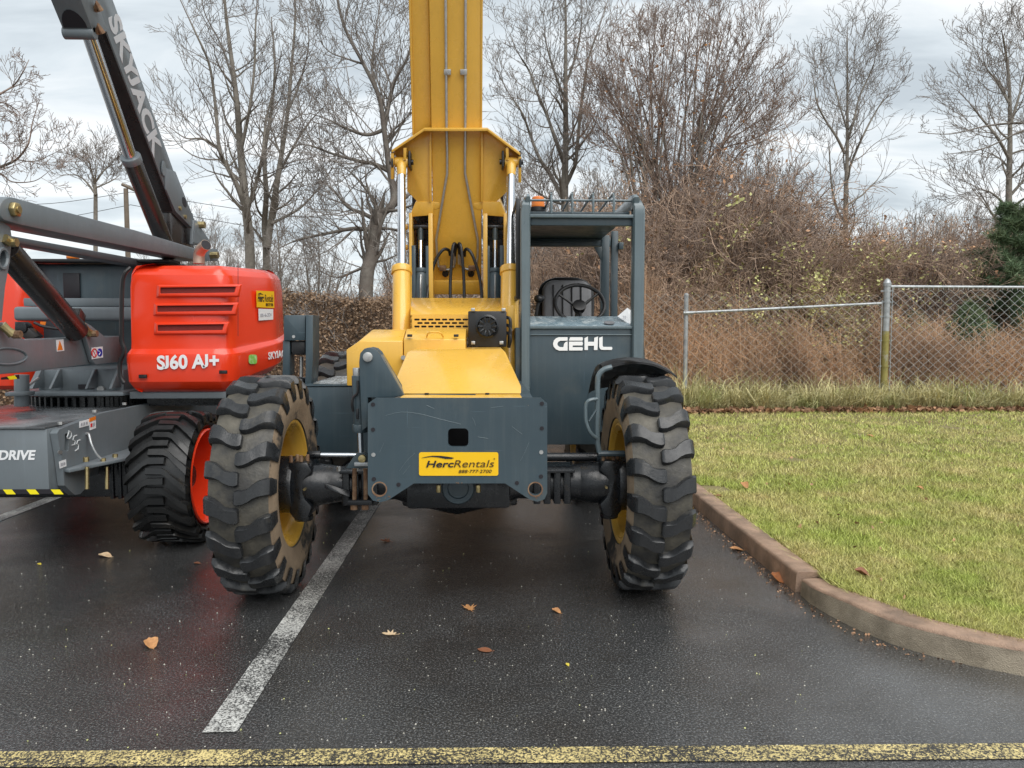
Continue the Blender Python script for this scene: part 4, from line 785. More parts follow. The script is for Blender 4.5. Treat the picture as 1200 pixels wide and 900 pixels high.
a, c = at(-60, 579.5, CF-.006), at(73, 573.3, CF-.006); f = B(); f.box(a.x, c.x, CF-.004, CF-.001, a.z, c.z); hz = f.done('hazard_strip', M['ink'], K)
for x0 in (-25, 3.5, 31, 59.5): f = B(); f.prism(front([(x0, 573.6), (x0+10.5, 573.6), (x0+15, 579.2), (x0+4.5, 579.2)], CF-.0045), (0, -.0015, 0)); f.done('hazard_bar', M['limeink'], hz)
text('DRIVE', at(-2.5, 538.6, CF-.003), X, Z, .058, M['white'], K, shear=.2, bold=.035, width=.235)
cx = CX+.047
def strokes(name, P, x, r, m): 
    for S in P: B().tube([ax(px, py, x) for px, py in S], r, 5).done(name, m, K)
strokes('chalk_mark', [[(81, 505.5), (78.5, 512.5)], [(80.5, 505), (83.5, 507), (83.5, 511), (81, 514.5), (78.8, 513)], [(90, 510), (86.5, 511.5), (85.5, 515.5), (88, 517), (87.5, 521), (84.5, 521.5)], [(94, 515.5), (91, 516.5), (89.8, 520), (92, 521.5), (91.5, 526), (88, 528.5)]], cx, .004, M['chalk'])
def sticker_x(P, x, m, name='sticker', par=None): f = B(); f.prism(AXP(P, x), (.0025, 0, 0)); return f.done(name, m, par or K)
s1 = sticker_x([(93, 494), (104, 491), (104, 498.5), (93, 501.5)], cx, M['white']); s2 = sticker_x([(104.4, 490.5), (111.8, 487.7), (112, 501.5), (105, 504.3)], cx, M['white']); sticker_x([(104.4, 490.5), (111.8, 487.7), (111.9, 491.7), (104.6, 494.6)], cx+.003, M['orangeink'], 'warning_band', s2)
for q in range(3): sticker_x([(94.5+q*3, 496-q*.8), (96.3+q*3, 495.5-q*.8), (96.3+q*3, 498.6-q*.8), (94.5+q*3, 499.2-q*.8)], cx+.003, M['greyink'], 'print', s1)
for q in range(2): sticker_x([(106+q*2.8, 496.5-q), (108+q*2.8, 495.8-q), (108+q*2.8, 500-q), (106+q*2.8, 500.8-q)], cx+.003, M['redink'] if q == 0 else M['greyink'], 'print', s2)
s3 = sticker_x([(69, 541), (77, 538.3), (77.5, 546.3), (70, 549)], cx, M['white'])
for q in range(3): sticker_x([(70.8+q*2, 543-q*.6), (72+q*2, 542.6-q*.6), (72.2+q*2, 545.6-q*.6), (71+q*2, 546.2-q*.6)], cx+.003, M['greyink'], 'print', s3)
for px, py in ((71, 497.5), (111, 483.2), (146, 474.5)): c = ax(px, py, CX+.02); B().cyl(c, c+Z*.018, .016, 6).done('deck_bolt', M['steel'], K)
# axle shelf, axle, wheels
z0 = ax(110, 545, CX+.1).z; f = B(); f.prism([(CX+.046, 5.02, z0), (CX+.09, 5.0, z0), (CX+.24, 5.45, z0), (CX+.26, 5.75, z0), (CX+.20, 6.15, z0), (CX+.046, 6.2, z0)], (0, 0, .022)); f.done('axle_shelf', M['sgrey'], K, .004)
for px, py in ((101, 541), (121, 542), (135, 537)): c = ax(px, py, CX+.15); B().cyl(c, c+Z*.03, .018, 6).done('shelf_bolt', M['brass'], K)
for px in (102, 125.5): B().tube([ax(px, 547, CX+.14), ax(px, 573, CX+.14)], .013, 8).done('axle_bolt', M['brass'], K)
B().tube([ax(101, 508, CX+.052), ax(104, 509, CX+.06), ax(107, 520, CX+.09), ax(113, 532, CX+.12), ax(121, 540, CX+.15)], .008, 8, sub=4).done('sensor_wire', M['galv'], K)
f = B(); f.box(-4.3, CX+.25, 5.56, 5.94, .37, z0-.003); f.done('axle_beam', M['axle'], K, .01)
for q in range(4): f = B(); f.box(CX+.08+q*.055, CX+.105+q*.055, 5.535, 5.96, .36, z0-.003); f.done('axle_beam_rib', M['axle'], K, .004)
f = B(); f.box(-4.3, -2.3, 8.0, 8.4, .35, .6); f.done('axle_beam', M['axle'], K, .01)
PAT = [(1.0, -.06, .095, .030), (.97, -.02, .085, .032), (.80, -.004, .05, .030), (.58, 0, .010, .027), (.36, 0, -.035, .024), (.22, 0, -.05, .026), (-.28, 0, -.052, .026)]
def lift_wheel(c, s):
    w = empty('wheel', c, parent=K); c = Vector(c)
    loader_tyre(c, w, Rr=.485, W=.43, nl=22, mats=[M['blackrubber']]*3, rim_r=.345, chev=1, lug_h=.028, lw=.98, lugst=[(u, d, k*1.34, h*1.3) for u, d, k, h in PAT])
    b = B(); b.lathe([(s*.20, .355), (s*.208, .345), (s*.19, .328), (s*.10, .318), (s*-.02, .305), (s*-.04, .2), (s*-.02, .15), (s*-.02, .01), (s*-.05, .01), (s*-.06, .2), (s*-.05, .31), (-s*.19, .33), (-s*.19, .35)], c, 'X', 48, closed=True); b.done('rim', M['red'], w, smooth=45)
    b = B(); b.lathe([(-.02*s, .11), (.06*s, .10), (.08*s, .08), (.08*s, .01)], c, 'X', 24); b.done('hub', M['axle'], w)
    for k in range(9):
        a = 2*math.pi*k/9; p = c+Vector((-s*.02, math.cos(a)*.14, math.sin(a)*.14)); B().cyl(p, p+Vector((s*.03, 0, 0)), .013, 6).done('lug_nut', M['steel'], w)
for x, y, s in ((-2.275, 5.75, 1), (-4.5, 5.75, -1), (-2.275, 8.2, 1), (-4.5, 8.2, -1)): lift_wheel((x, y, .485), s)
# turntable
B().cyl((-3.3, 6.9, zt), (-3.3, 6.9, 1.04), .62, 48).done('slew_ring', M['axle'], K)
b = B()
for k in range(60):
    a = 2*math.pi*k/60; d = Vector((math.cos(a), math.sin(a), 0)); e = Vector((-d.y, d.x, 0)); p = Vector((-3.3, 6.9, .94))+d*.622; b.hexa([p-e*.018, p+e*.018, p+e*.010+d*.03, p-e*.010+d*.03], [q+Z*.09 for q in (p-e*.018, p+e*.018, p+e*.010+d*.03, p-e*.010+d*.03)])
b.done('ring_teeth', M['axle'], K)
yT = 6.2; q = lambda px, py, Y=yT: at(px, py, Y)
a, c = q(35, 462.5), q(151, 434); f = B(); f.box(a.x, c.x-.1, yT+.12, 7.6, a.z+.0, c.z); f.done('turntable', M['sgrey'], K, .006)
a, c = q(33, 463), q(151, 456.5); f = B(); f.box(a.x-.12, c.x, yT-.1, 7.7, a.z, a.z+.03); f.done('turntable_plate', M['sgrey'], K, .004)
for x0, x1 in ((36, 60), (61, 64), (103, 110), (131, 136)):
    a, c = q(x0, 458), q(x1, 433.5); f = B(); f.prism([(a.x, yT+.13, a.z+.02), (a.x, yT-.05, a.z+.02), (a.x, yT+.09, c.z), (a.x, yT+.13, c.z)], (max(.02, (c.x-a.x)*.25), 0, 0)); f.done('gusset', M['sgrey'], K, .003)
a, c = q(83, 457), q(101.5, 451.5); f = B(); f.box(a.x, c.x, yT+.11, yT+.119, a.z, c.z); f.done('turntable_slot', M['ink'], K)
c = q(119, 456, yT+.11); B().cyl(c, c-Y3*.02, .028, 16).done('grease_boss', M['steel'], K)
c = at(25.5, 476, 5.9); d = at(25.5, 439, 5.9); B().cyl(c, d, .05, 18).done('lock_pin_tube', M['sgrey'], K, .004); e = at(25.5, 463, 5.9); B().cyl(e, e+Z*.03, .085, 18).done('lock_pin_flange', M['sgrey'], K, .004)
B().tube([at(33, 452, 5.95), at(45, 443, 6.1)], .01, 6).done('lock_lever', M['steel'], K)
# lower riser beam
f = B(); f.prism(AXP([(-60, 377), (5, 377.5), (29, 398), (92, 395.6), (140, 393.5), (139, 422), (107, 426.5), (35, 436), (-60, 443)], -3.0), (-.16, 0, 0)); f.done('lower_riser', M['sgrey'], K, .008)
f = B(); f.prism(AXP([(91.5, 384), (93, 379.5), (96, 378.3), (100.5, 381), (118.5, 395), (140, 394), (138.5, 423.5), (107, 427.5), (104, 424)], -2.995), (.035, 0, 0)); f.done('riser_doubler', M['sgrey'], K, .004)
cc = [(8+23*math.cos(t), 417.5+9.5*math.sin(t)) for t in np.linspace(0, 2*math.pi, 28, endpoint=False)]
b = B(); b.tube([ax(x, y, -2.998) for x, y in cc]+[ax(*cc[0], -2.998)], .008, 6); b.done('access_ring', M['sgrey'], K)
s1 = sticker_x([(65.5, 398.5), (74, 397.5), (75, 411), (66.5, 412)], -2.999, M['white']); sticker_x([(69.8, 399.3), (73.5, 409.8), (67.2, 410.5)], -2.996, M['orangeink'], 'warning_triangle', s1)
s2 = sticker_x([(107, 407.5), (120, 406), (120.5, 419), (107.5, 421)], -2.958, M['white']); 
for px, m in ((110.5, 'redink'), (116.8, 'blueink')):
    P = [(px+2.9*math.cos(t), 413.7-(px-110)*.1+4.8*math.sin(t)) for t in np.linspace(0, 2*math.pi, 16, endpoint=False)]
    if m == 'blueink': sticker_x(P, -2.955, M[m], 'pictogram', s2)
    else: B().tube([ax(x, y, -2.955) for x, y in P+P[:1]], .005, 5).done('pictogram', M[m], s2); B().tube([ax(108.6, 410, -2.955), ax(112.5, 417.5, -2.955)], .004, 5).done('pictogram', M['redink'], s2)
    
B().tube([ax(115.5, 411, -2.952), ax(117.5, 413, -2.952), ax(116, 416, -2.952)], .004, 5).done('pictogram', M['white'], s2)
a = ax(96, 381, -2.96); c = ax(106, 391, -2.94); B().tube([a, a.lerp(c, .5), c], [.03, .024, .03], 10).done('pin_keeper', M['brass'], K); B().cyl(c, c+X*.05, .025, 8).done('keeper_bolt', M['rust'], K)
a = ax(2, 381, -2.98); c = ax(15, 392, -2.94); B().tube([a, a.lerp(c, .5), c], [.03, .024, .03], 10).done('pin_keeper', M['brass'], K); B().cyl(c, c+X*.05, .025, 8).done('keeper_bolt', M['rust'], K)
f = B(); f.prism(AXP([(1, 442.5), (22, 439), (22.5, 444), (1, 445)], -2.998), (.003, 0, 0)); hz = f.done('hazard_strip', M['ink'], K); f = B(); f.prism(AXP([(8, 441.5), (17, 440), (20, 443.8), (11, 445)], -2.994), (.002, 0, 0)); f.done('hazard_bar', M['limeink'], hz)
# knuckle link at the near end
kh = AXP([(3+5.5*math.cos(t), 303+11*math.sin(t)) for t in np.linspace(0, 2*math.pi, 18, endpoint=False)], -2.86)
f = B(); f.holed(AXP([(-40, 236), (0, 258), (12, 266), (13.5, 276), (13.2, 288), (10.5, 312), (6, 336), (2, 376), (-40, 376)], -2.86), [kh], (-.05, 0, 0)); f.done('knuckle_plate', M['sgrey'], K)
B().tube([ax(x, y, -2.858) for x, y in [(3+6*math.cos(t), 303+11.5*math.sin(t)) for t in np.linspace(0, 2*math.pi, 19)]], .012, 6).done('knuckle_ring', M['sgrey'], K)
a = ax(5, 279, -2.85); c = ax(12, 284, -2.84); B().tube([a, c], [.028, .028], 10).done('pin_keeper', M['brass'], K); B().cyl(c, c+X*.04, .026, 8).done('keeper_bolt', M['brass'], K)
f = B(); f.box(-3.35, -2.93, ax(-5, 300, -2.9).y-.12, ax(-5, 300, -2.9).y+.02, 1.6, 2.3); f.done('knuckle_back', M['sdark'], K, .02)
# upper riser arm with its pin, and the parallel link behind it
rnd = [(14.5+15*math.cos(R(t)), 246+15.5*math.sin(R(t))) for t in range(130, 261, 13)]
f = B(); f.prism(AXP([(24, 263.5), (60, 271), (160, 291), (238, 306.5), (241, 296), (232, 292), (160, 270), (60, 243.5), (17, 231.5)]+rnd[::-1], -2.82), (-.24, 0, 0)); f.done('upper_riser', M['sgrey'], K, .008)
c = ax(14.5, 245.5, -2.82); B().cyl(c, c+X*.035, .046, 6).done('riser_pin', M['brass'], K, .006); B().cyl(c+X*.036, c+X*.045, .022, 14).done('pin_bolt', M['brass'], K)
f = B(); f.prism(AXP([(-10, 272), (160, 303), (225, 314), (225, 322), (155, 310), (-10, 279)], -3.2), (-.16, 0, 0)); f.done('parallel_link', M['sgrey'], K, .006)
B().cyl(ax(-10, 248, -3.0), ax(4, 252, -2.95), .10, 20).done('knuckle_tube', M['sgrey'], K)
# riser lift cylinder
a, c = ax(6, 292, -2.97), ax(90, 389, -2.97); B().cyl(a, c, .082, 28).done('riser_cylinder', M['sdark'], K, .006)
B().tube([ax(12, 288, -2.93)+Z*.0, ax(21, 292, -2.93), ax(30, 308, -2.93), ax(86, 367, -2.93), ax(92, 372, -2.93)], .014, 8, sub=4).done('cylinder_hose', M['black'], K)
f = B(); f.prism(AXP([(89, 385), (95, 361), (101, 370), (98, 390)], -2.93), (-.1, 0, 0)); f.done('cylinder_lug', M['sdark'], K, .004)
# main boom
bd = Vector((0, -.707, .707)); bu = Vector((0, .707, .707)); BXr = -2.9
p_lo = Vector((BXr, 7.47, 2.51)); 
side = [Vector((BXr, 4.2, 5.78)), ax(204, 247.5, BXr), ax(223.5, 267.5, BXr), ax(226, 257, BXr), ax(212, 221, BXr), Vector((BXr, 7.361, 3.045)), Vector((BXr, 4.45, 5.95))]
f = B(); f.prism(side, (-.19, 0, 0)); f.done('main_boom', M['sgrey'], K, .006)
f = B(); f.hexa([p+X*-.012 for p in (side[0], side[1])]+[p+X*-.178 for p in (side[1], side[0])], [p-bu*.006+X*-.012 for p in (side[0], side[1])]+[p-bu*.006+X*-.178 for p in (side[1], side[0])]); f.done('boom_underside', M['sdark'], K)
f = B(); f.prism(AXP([(191, 196), (204, 201), (226, 257), (223.5, 267.5), (204, 247.5), (193, 222)], BXr+.001), (.014, 0, 0)); f.done('boom_doubler', M['sgrey'], K, .004)
f = B(); f.prism(AXP([(191+2.0*math.cos(t), 197+9*math.sin(t)+0*math.cos(t)) for t in np.linspace(0, 2*math.pi, 14, endpoint=False)], BXr+.012), (.01, 0, 0)); f.done('weld_tab', M['sgrey'], K)
f = B(); f.prism(AXP([(216+2.2*math.cos(t)+.25*5.5*math.sin(t), 237+6.2*math.sin(t)) for t in np.linspace(0, 2*math.pi, 16, endpoint=False)], BXr+.016), (.002, 0, 0)); f.done('painted_opening', M['ink'], K)  # black oval paints the dark inside of a hole; nothing is cut
for px, py in ((210.5, 244), (216.5, 254)): c = ax(px, py, BXr+.016); B().cyl(c, c+X*.015, .02, 8).done('boom_bolt', M['brass'], K)
f = B(); f.box(-3.08, -2.93, 7.35, 7.9, 2.32, 2.75); f.done('boom_foot', M['sdark'], K, .02)
B().cyl(ax(205.5, 262, -2.96), ax(209, 284, -2.96), .028, 14).done('level_rod', M['chrome'], K)
f = B(); f.prism(AXP([(223.5, 258), (226.5, 258), (243, 283), (243, 290), (222, 286)], -2.9), (.03, 0, 0)); f.done('pivot_plate', M['sgrey'], K, .004)
f = B(); f.prism(AXP([(228, 268), (240, 285), (240, 288), (226, 284)], -2.868), (.004, 0, 0)); f.done('pivot_recess', M['sgrey'], K)
f = B(); f.prism(AXP([(246, 291), (255.5, 292), (255.5, 306), (246, 306)], -2.9), (-.2, 0, 0)); f.done('pivot_block', M['sgrey'], K, .004)
for px, py in ((233, 263.5), (249, 299)): c = ax(px, py, -2.88); B().cyl(c-X*.02, c+X*.06, .035, 10).done('pivot_bolt', M['brass'], K)
# boom lift cylinder
a, j, c = ax(102, 34, -2.975), ax(153, 184, -2.975), ax(199, 300, -2.975)
B().cyl(a, j, .052, 22).done('boom_rod', M['chrome'], K); B().tube([a+X*.025-Y3*.052, j+X*.03-Y3*.05], .006, 6).done('boom_rod_line', M['rod'], K)
B().cyl(j, c, .076, 26).done('boom_barrel', M['sdark'], K, .004); B().cyl(j-(c-j).normalized()*.01, j+(c-j).normalized()*.05, .082, 26).done('boom_gland', M['sgrey'], K, .004)
B().tube([ax(163, 191, -2.93), ax(167, 193, -2.93), ax(170, 205, -2.93), ax(186, 250, -2.93)], .016, 8, sub=3).done('boom_pipe', M['sdark'], K)
# collar on the boom
f = B(); lo = lambda s, d, x: Vector((x, 6.08, 3.83))+bd*s-bu*d
X0, X1 = -3.10, -2.885
f.hexa([lo(.06, .17, X0), lo(.06, .17, X1), lo(-.03, -.06, X1), lo(-.03, -.06, X0)], [lo(2.2, .17, X0), lo(2.2, .17, X1), lo(2.2, -.06, X1), lo(2.2, -.06, X0)]); f.done('boom_collar', M['sgrey'], K, .006)
B().cyl(lo(.05, .15, X0-.01), lo(.05, .15, X1+.0), .045, 18).done('collar_tube', M['sgrey'], K, .004)
f = B(); f.prism([lo(.10+.13*math.sin(t), .172, -3.0-.085*math.cos(t)) for t in np.linspace(0, math.pi, 12)], -bu*.002); f.done('collar_arch', M['ink'], K)
for s, d in ((.04, .12), (.16, .02)): c = lo(s, d, -2.885); B().tube([c, c+X*.03+bd*.05, c+X*.04], .022, 8).done('collar_bolt', M['rust'], K)
# boom lettering runs down the side
s0, s1 = ax(126.5, 21, BXr+.002), ax(181.5, 186, BXr+.002); dr = (s1-s0); ln = dr.length
text('SKYJACK', s0+bu*.0, dr, X.cross(dr.normalized()), .20, M['silverletter'], K, shear=.15, bold=.04, width=ln)
# ---- engine hood
def outline(C):
    o = []
    for i, (x, y, r) in enumerate(C):
        p = Vector((x, y)); a = (Vector(C[i-1][:2])-p).normalized(); c = (Vector(C[(i+1) % len(C)][:2])-p).normalized()
        for k in range(6):
            t = k/5; q0 = p+a*r; q1 = p+c*r; o.append((q0*(1-t)**2+p*2*t*(1-t)+q1*t*t))
    return o
def hood(name, C, secs, tilt, m):
    O = outline(C); n = len(O); nm = []
    for i in range(n):
        t = (O[(i+1) % n]-O[i-1]).normalized(); nm.append(Vector((-t.y, t.x)))
    b = B(); pr = None; y0 = min(p.y for p in O)
    for z, ins, tl in secs:
        rg = [b.v((O[i].x+nm[i].x*ins, O[i].y+nm[i].y*ins, z+tl*max(0, O[i].y-y0-.08))) for i in range(n)]
        if pr:
            for k in range(n): b.bm.faces.new((pr[k], pr[(k+1) % n], rg[(k+1) % n], rg[k]))
        else: b.bm.faces.new(rg[::-1])
        pr = rg
    b.bm.faces.new(pr); return b.done(name, m, K, .008, 2, 40, ang=22)
HC = [(-2.80, 6.03, .06), (-1.985, 6.04, .15), (-1.80, 6.78, .12), (-1.86, 7.35, .12), (-2.80, 7.35, .05)]
hd = hood('engine_hood', HC, [(1.085, .10, .17), (1.12, .05, .17), (1.17, .012, .17), (1.36, 0, .14), (1.385, .004, .12), (1.425, .036, .10), (1.47, .04, .08), (1.90, .045, .03), (2.0, .06, .03), (2.045, .09, .03), (2.075, .14, .03), (2.085, .22, .03)], 0, M['red'])
yv = 6.072
for x0, x1, y0, y1 in ((188, 276.5, 337, 344), (184.5, 273.5, 358.5, 365.5), (185, 262.5, 381, 388)):
    fr_ = [(x0-4, y0-3.2), (x1+7, y0-4), (x1+4, y1+4.2), (x0-5, y1+4.5)]; ho = [(x0, y0), (x1, y0-1), (x1-2, y1-1.2), (x0, y1)]
    f = B(); P0 = front(fr_, yv+.003); H0 = front(ho, yv+.003); P1 = front([(x0-2, y0-2), (x1+5, y0-2.6), (x1+2, y1+2.6), (x0-2, y1+2.8)], yv-.018); H1 = front(ho, yv-.018)
    for k in range(4):
        n_ = (k+1) % 4; f.face([P0[k], P0[n_], P1[n_], P1[k]]); f.face([P1[k], P1[n_], H1[n_], H1[k]]); f.face([H1[k], H1[n_], H0[n_], H0[k]])
    bmesh.ops.remove_doubles(f.bm, verts=f.bm.verts, dist=1e-5); f.done('vent_surround', M['red'], K, .003)
    f = B(); f.prism(front(ho, yv-.0015), (0, .003, 0)); f.done('vent_mesh', M['redmesh'], K)
text('SJ60 AJ+', at(184, 432.6, 6.028), X+Z*.035, Z, .102, M['white'], hd, bold=.034, width=.475)
# side stickers follow the slanted side face
def side_pt(px, py, off=.003):
    a = Vector((-1.985+.045, 6.04, 0)); c = Vector((-1.80+.0, 6.78, 0)); d = (c-a); n = Vector((d.y, -d.x, 0)).normalized(); base = a-n*(.045-off)
    return onp(px, py, base, n), n
def side_sticker(P, m, name='sticker', off=.004, par=None): pts = [side_pt(x, y, off)[0] for x, y in P]; n = side_pt(*P[0])[1]; f = B(); f.prism(pts, n*.0015); return f.done(name, m, par or hd)
st = side_sticker([(300.3, 340.5), (321, 341.5), (321.3, 361), (300.8, 360)], M['herc'], 'rental_sticker')
p, n = side_pt(302, 353.2, .0065); p2 = side_pt(310, 353.5, .0065)[0]; p3 = side_pt(320, 353.8, .0065)[0]
text('Herc', p, p2-p, Z, .062, M['ink'], st, shear=.15, bold=.025, width=(p2-p).length*.9); text('Rentals', p2, p3-p2, Z, .062, M['brownink'], st, shear=.15, width=(p3-p2).length)
p = side_pt(311.5, 358.8, .0065)[0]; text('888·777·2700', p, p3-p2, Z, .026, M['brownink'], st, bold=.01, width=(side_pt(320, 359, .0065)[0]-p).length)
side_sticker([(302, 344.5), (305, 343), (309, 345.8), (306, 345)], M['ink'], 'swoosh', .006, st)
st = side_sticker([(302.8, 361.8), (320, 362.3), (320, 374.5), (303.2, 375.6)], M['white'], 'unit_sticker'); p = side_pt(305, 371.6, .0065)[0]; text('800-46-2024', p, side_pt(318, 370.6, .0065)[0]-p, Z, .03, M['greyink'], st, width=(side_pt(318, 371, .0065)[0]-p).length)
def low_pt(px, py, off=.004):
    a = Vector((-1.985, 6.04, 0)); c = Vector((-1.80, 6.78, 0)); d = (c-a); n = Vector((d.y, -d.x, 0)).normalized(); return onp(px, py, a+n*off, n), n
p, n = low_pt(314.5, 421.3); p2 = low_pt(327, 419)[0]; text('SKYJACK', p, p2-p, Z, .06, M['white'], hd, bold=.02, width=(p2-p).length*1.9)
pts = [low_pt(x, y, .003)[0] for x, y in rrect(291.5, 301, 415.5, 426.5, 2.5, 3)]; f = B(); f.prism(pts, n*.0015); f.done('green_sticker', M['greenink'], hd)
for px, py in ((168, 441), (262, 436)):
    c = at(px, py, 6.03); f = B(); f.box(c.x-.03, c.x+.03, 6.012, 6.032, c.z-.014, c.z+.014); f.done('hood_latch', M['black'], hd, .004)
B().tube([at(279, y, Yv) for y, Yv in ((309, 6.13), (314, 6.085), (330, 6.075), (360, 6.074), (394, 6.07))], .0022, 5).done('hood_seam', M['redmesh'], hd)
B().tube([at(153, 313.5, 6.02), at(146.5, 320, 6.0), at(143.3, 332, 6.0), at(142.5, 360, 6.0), at(142.3, 398, 6.0), at(145.2, 408, 6.0), at(144.5, 416, 6.0), at(140.5, 425, 6.0), at(141, 441, 6.0), at(145.5, 449, 6.0)], .016, 8, sub=3).done('hood_seal', M['black'], K)
B().tube([at(233, 309, 6.5), at(233.5, 298, 6.5), at(236, 292, 6.47), at(241.5, 287, 6.42)], .045, 18, sub=4).done('exhaust_pipe', M['exhaust'], K)
c = at(241.5, 287, 6.42); d = (c-at(236, 292, 6.47)).normalized(); B().cyl(c-d*.01, c+d*.002, .042, 18).done('exhaust_mouth', M['ink'], K)
# far side hood, control bay
hood('engine_hood', [(-5.3, 7.12, .06), (-4.17, 7.12, .18), (-4.10, 7.9, .1), (-5.3, 7.9, .05)], [(1.03, .05, 0), (1.07, .0, 0), (1.6, 0, 0), (2.05, .02, 0), (2.18, .06, 0), (2.24, .16, 0)], 0, M['red'])
zz = lambda py, Y: at(100, py, Y).z
f = B(); f.box(-4.22, -2.82, 7.36, 7.42, 1.1, zz(309, 7.36)); f.done('bay_panel', M['teal'], K, .05, 3)
f = B(); f.box(-4.25, -2.9, 7.2, 7.45, zz(308, 7.3), zz(304.5, 7.3)); f.done('bay_roof', M['black'], K, .006)
a, c = at(75.3, 351, 7.35), at(93.3, 320, 7.35); f = B(); f.box(a.x, c.x, 7.34, 7.357, a.z, c.z); f.done('bay_window', M['ink'], K, .004)
a = at(85.5, 303.5, 7.3); B().cyl(a, a+Z*.04, .055, 18).done('beacon', M['orange'], K, .006)
f = B(); f.box(-4.1, -2.85, 6.98, 7.1, zz(359, 7), zz(349.5, 7)); f.done('bay_beam', M['sgrey'], K, .006)
f = B(); f.box(-4.12, -2.85, 6.85, 7.05, zz(376, 6.9), zz(359.5, 6.9)); f.done('bay_beam', M['sgrey'], K, .03, 3)
f = B(); f.prism(front([(17, 377), (24, 377), (44, 394), (34, 400), (17, 390)], 6.6), (0, .1, 0)); f.done('bay_bracket', M['sdark'], K, .006)
c = at(24, 384, 6.58); B().cyl(c, c+Y3*.1, .05, 14).done('bay_boss', M['axle'], K, .006)
B().tube([at(40, 378, 6.6), at(52, 383, 6.6), at(72, 386, 6.6)], .012, 8, sub=4).done('bay_hose', M['black'], K)
f = B(); f.prism(front([(47, 377), (54, 377), (53, 381), (47, 380)], 6.8), (0, .003, 0)); f.done('sticker', M['orangeink'], K)
f = B(); f.box(-2.82, -1.95, 6.15, 7.3, 1.03, 1.085); f.done('hood_tray', M['sgrey'], K, .004)
f = B(); f.box(-2.75, -2.0, 6.3, 7.3, .96, 1.03); f.done('tray_underside', M['axle'], K)
# ------------------------------------------------------------------ chain link fence
FY = 14.15
FN = empty('chain_link_fence', (7.3, FY, .1), 'galvanised chain link fence with a domed corner post behind the lawn', 'fence')
def fpost(x, ztop, r, mossz, dome):
    b = B(); b.cyl((x, FY, 0), (x, FY, mossz), r, 16); b.done('post_foot', M['galvmoss'], FN)
    b = B(); b.tube([(x, FY, mossz), (x, FY, ztop)], r, 16); b.done('post', M['galv'], FN)
    b = B()
    if dome: b.lathe([(-.04, r*1.18), (.02, r*1.2), (.03, r*1.05), (.075, r*.8), (.10, r*.3), (.105, .004)], (x, FY, ztop), 'Z', 16)
    else: b.lathe([(-.03, r*1.1), (.0, r*1.1), (.02, r*.6), (.025, .004)], (x, FY, ztop), 'Z', 14)
    b.done('post_cap', M['galv'], FN)
XC = at(1037.5, 400, FY).x; XL_ = at(803.5, 400, FY).x
zc = at(1038, 333, FY).z; fpost(XC, zc, .062, at(1038, 388, FY).z, True); fpost(XL_, at(803, 345, FY).z, .042, at(803, 455, FY).z, False); fpost(XC+3.05, zc-.2, .045, .5, False); fpost(XC+6.1, zc-.2, .045, .5, False)
zr = at(1100, 336, FY).z
B().cyl((XC, FY, zr), (XC+6.2, FY, zr-.02), .028, 12).done('top_rail', M['galv'], FN)
B().cyl(at(808, 366.5, FY), at(1033, 355.5, FY), .026, 12).done('brace_rail', M['galv'], FN)
B().cyl(at(800, 366.8, FY)-Y3*.05, at(811, 366.5, FY)-Y3*.05, .035, 10).done('rail_clamp', M['galv'], FN)
for py in (341, 354, 371, 399, 429):
    z = at(1038, py, FY).z; b = B(); b.lathe([(-.018, .070), (.018, .070), (.018, .062), (-.018, .062)], (XC, FY, z), 'Z', 16, closed=True); b.done('tension_band', M['galv'] if py < 390 else M['galvmoss'], FN)
    b = B(); b.box(XC-.12, XC+.12, FY-.012, FY-.006, z-.012, z+.012); b.done('band_tab', M['galv'], FN)
B().cyl((XC+.095, FY-.02, .15), (XC+.095, FY-.02, zr), .009, 8).done('tension_bar', M['galv'], FN); B().cyl((XC-.095, FY-.02, .15), (XC-.095, FY-.02, zr-.25), .009, 8).done('tension_bar', M['galv'], FN)
M['stemdark'] = mat('dark_stems', (.12, .09, .075), .9, nscale=2, var=.25, rvar=0, space='World')
class Segs:
    def __init__(s): s.a = []
    def add(s, p, q, r0, r1): s.a.append((p[0], p[1], p[2], q[0], q[1], q[2], r0, r1))
    def arr(s): return np.array(s.a, np.float64).reshape(-1, 8)
def seg_mesh(name, A, m, parent=None, n=3):
    p, q = A[:, :3], A[:, 3:6]; d = q-p; d /= np.linalg.norm(d, axis=1, keepdims=True)+1e-9
    ref = np.where(np.abs(d[:, 2:3]) < .9, [[0, 0, 1.]], [[1., 0, 0]]); u = np.cross(d, ref); u /= np.linalg.norm(u, axis=1, keepdims=True)+1e-9; v = np.cross(d, u)
    th = np.arange(n)*2*math.pi/n; cs = np.cos(th)[None, :, None]*u[:, None]+np.sin(th)[None, :, None]*v[:, None]
    r0 = p[:, None]-d[:, None]*A[:, 6][:, None, None]*.3+cs*A[:, 6][:, None, None]; r1 = q[:, None]+d[:, None]*A[:, 7][:, None, None]*.3+cs*A[:, 7][:, None, None]
    V = np.concatenate([r0, r1], 1).reshape(-1, 3); k = np.arange(n); k2 = (k+1) % n
    f = np.stack([k, k2, k2+n, k+n], 1)[None]+(np.arange(len(A))*2*n)[:, None, None]
    return mesh_np(name, V, f.reshape(-1, 4), m, parent, True)
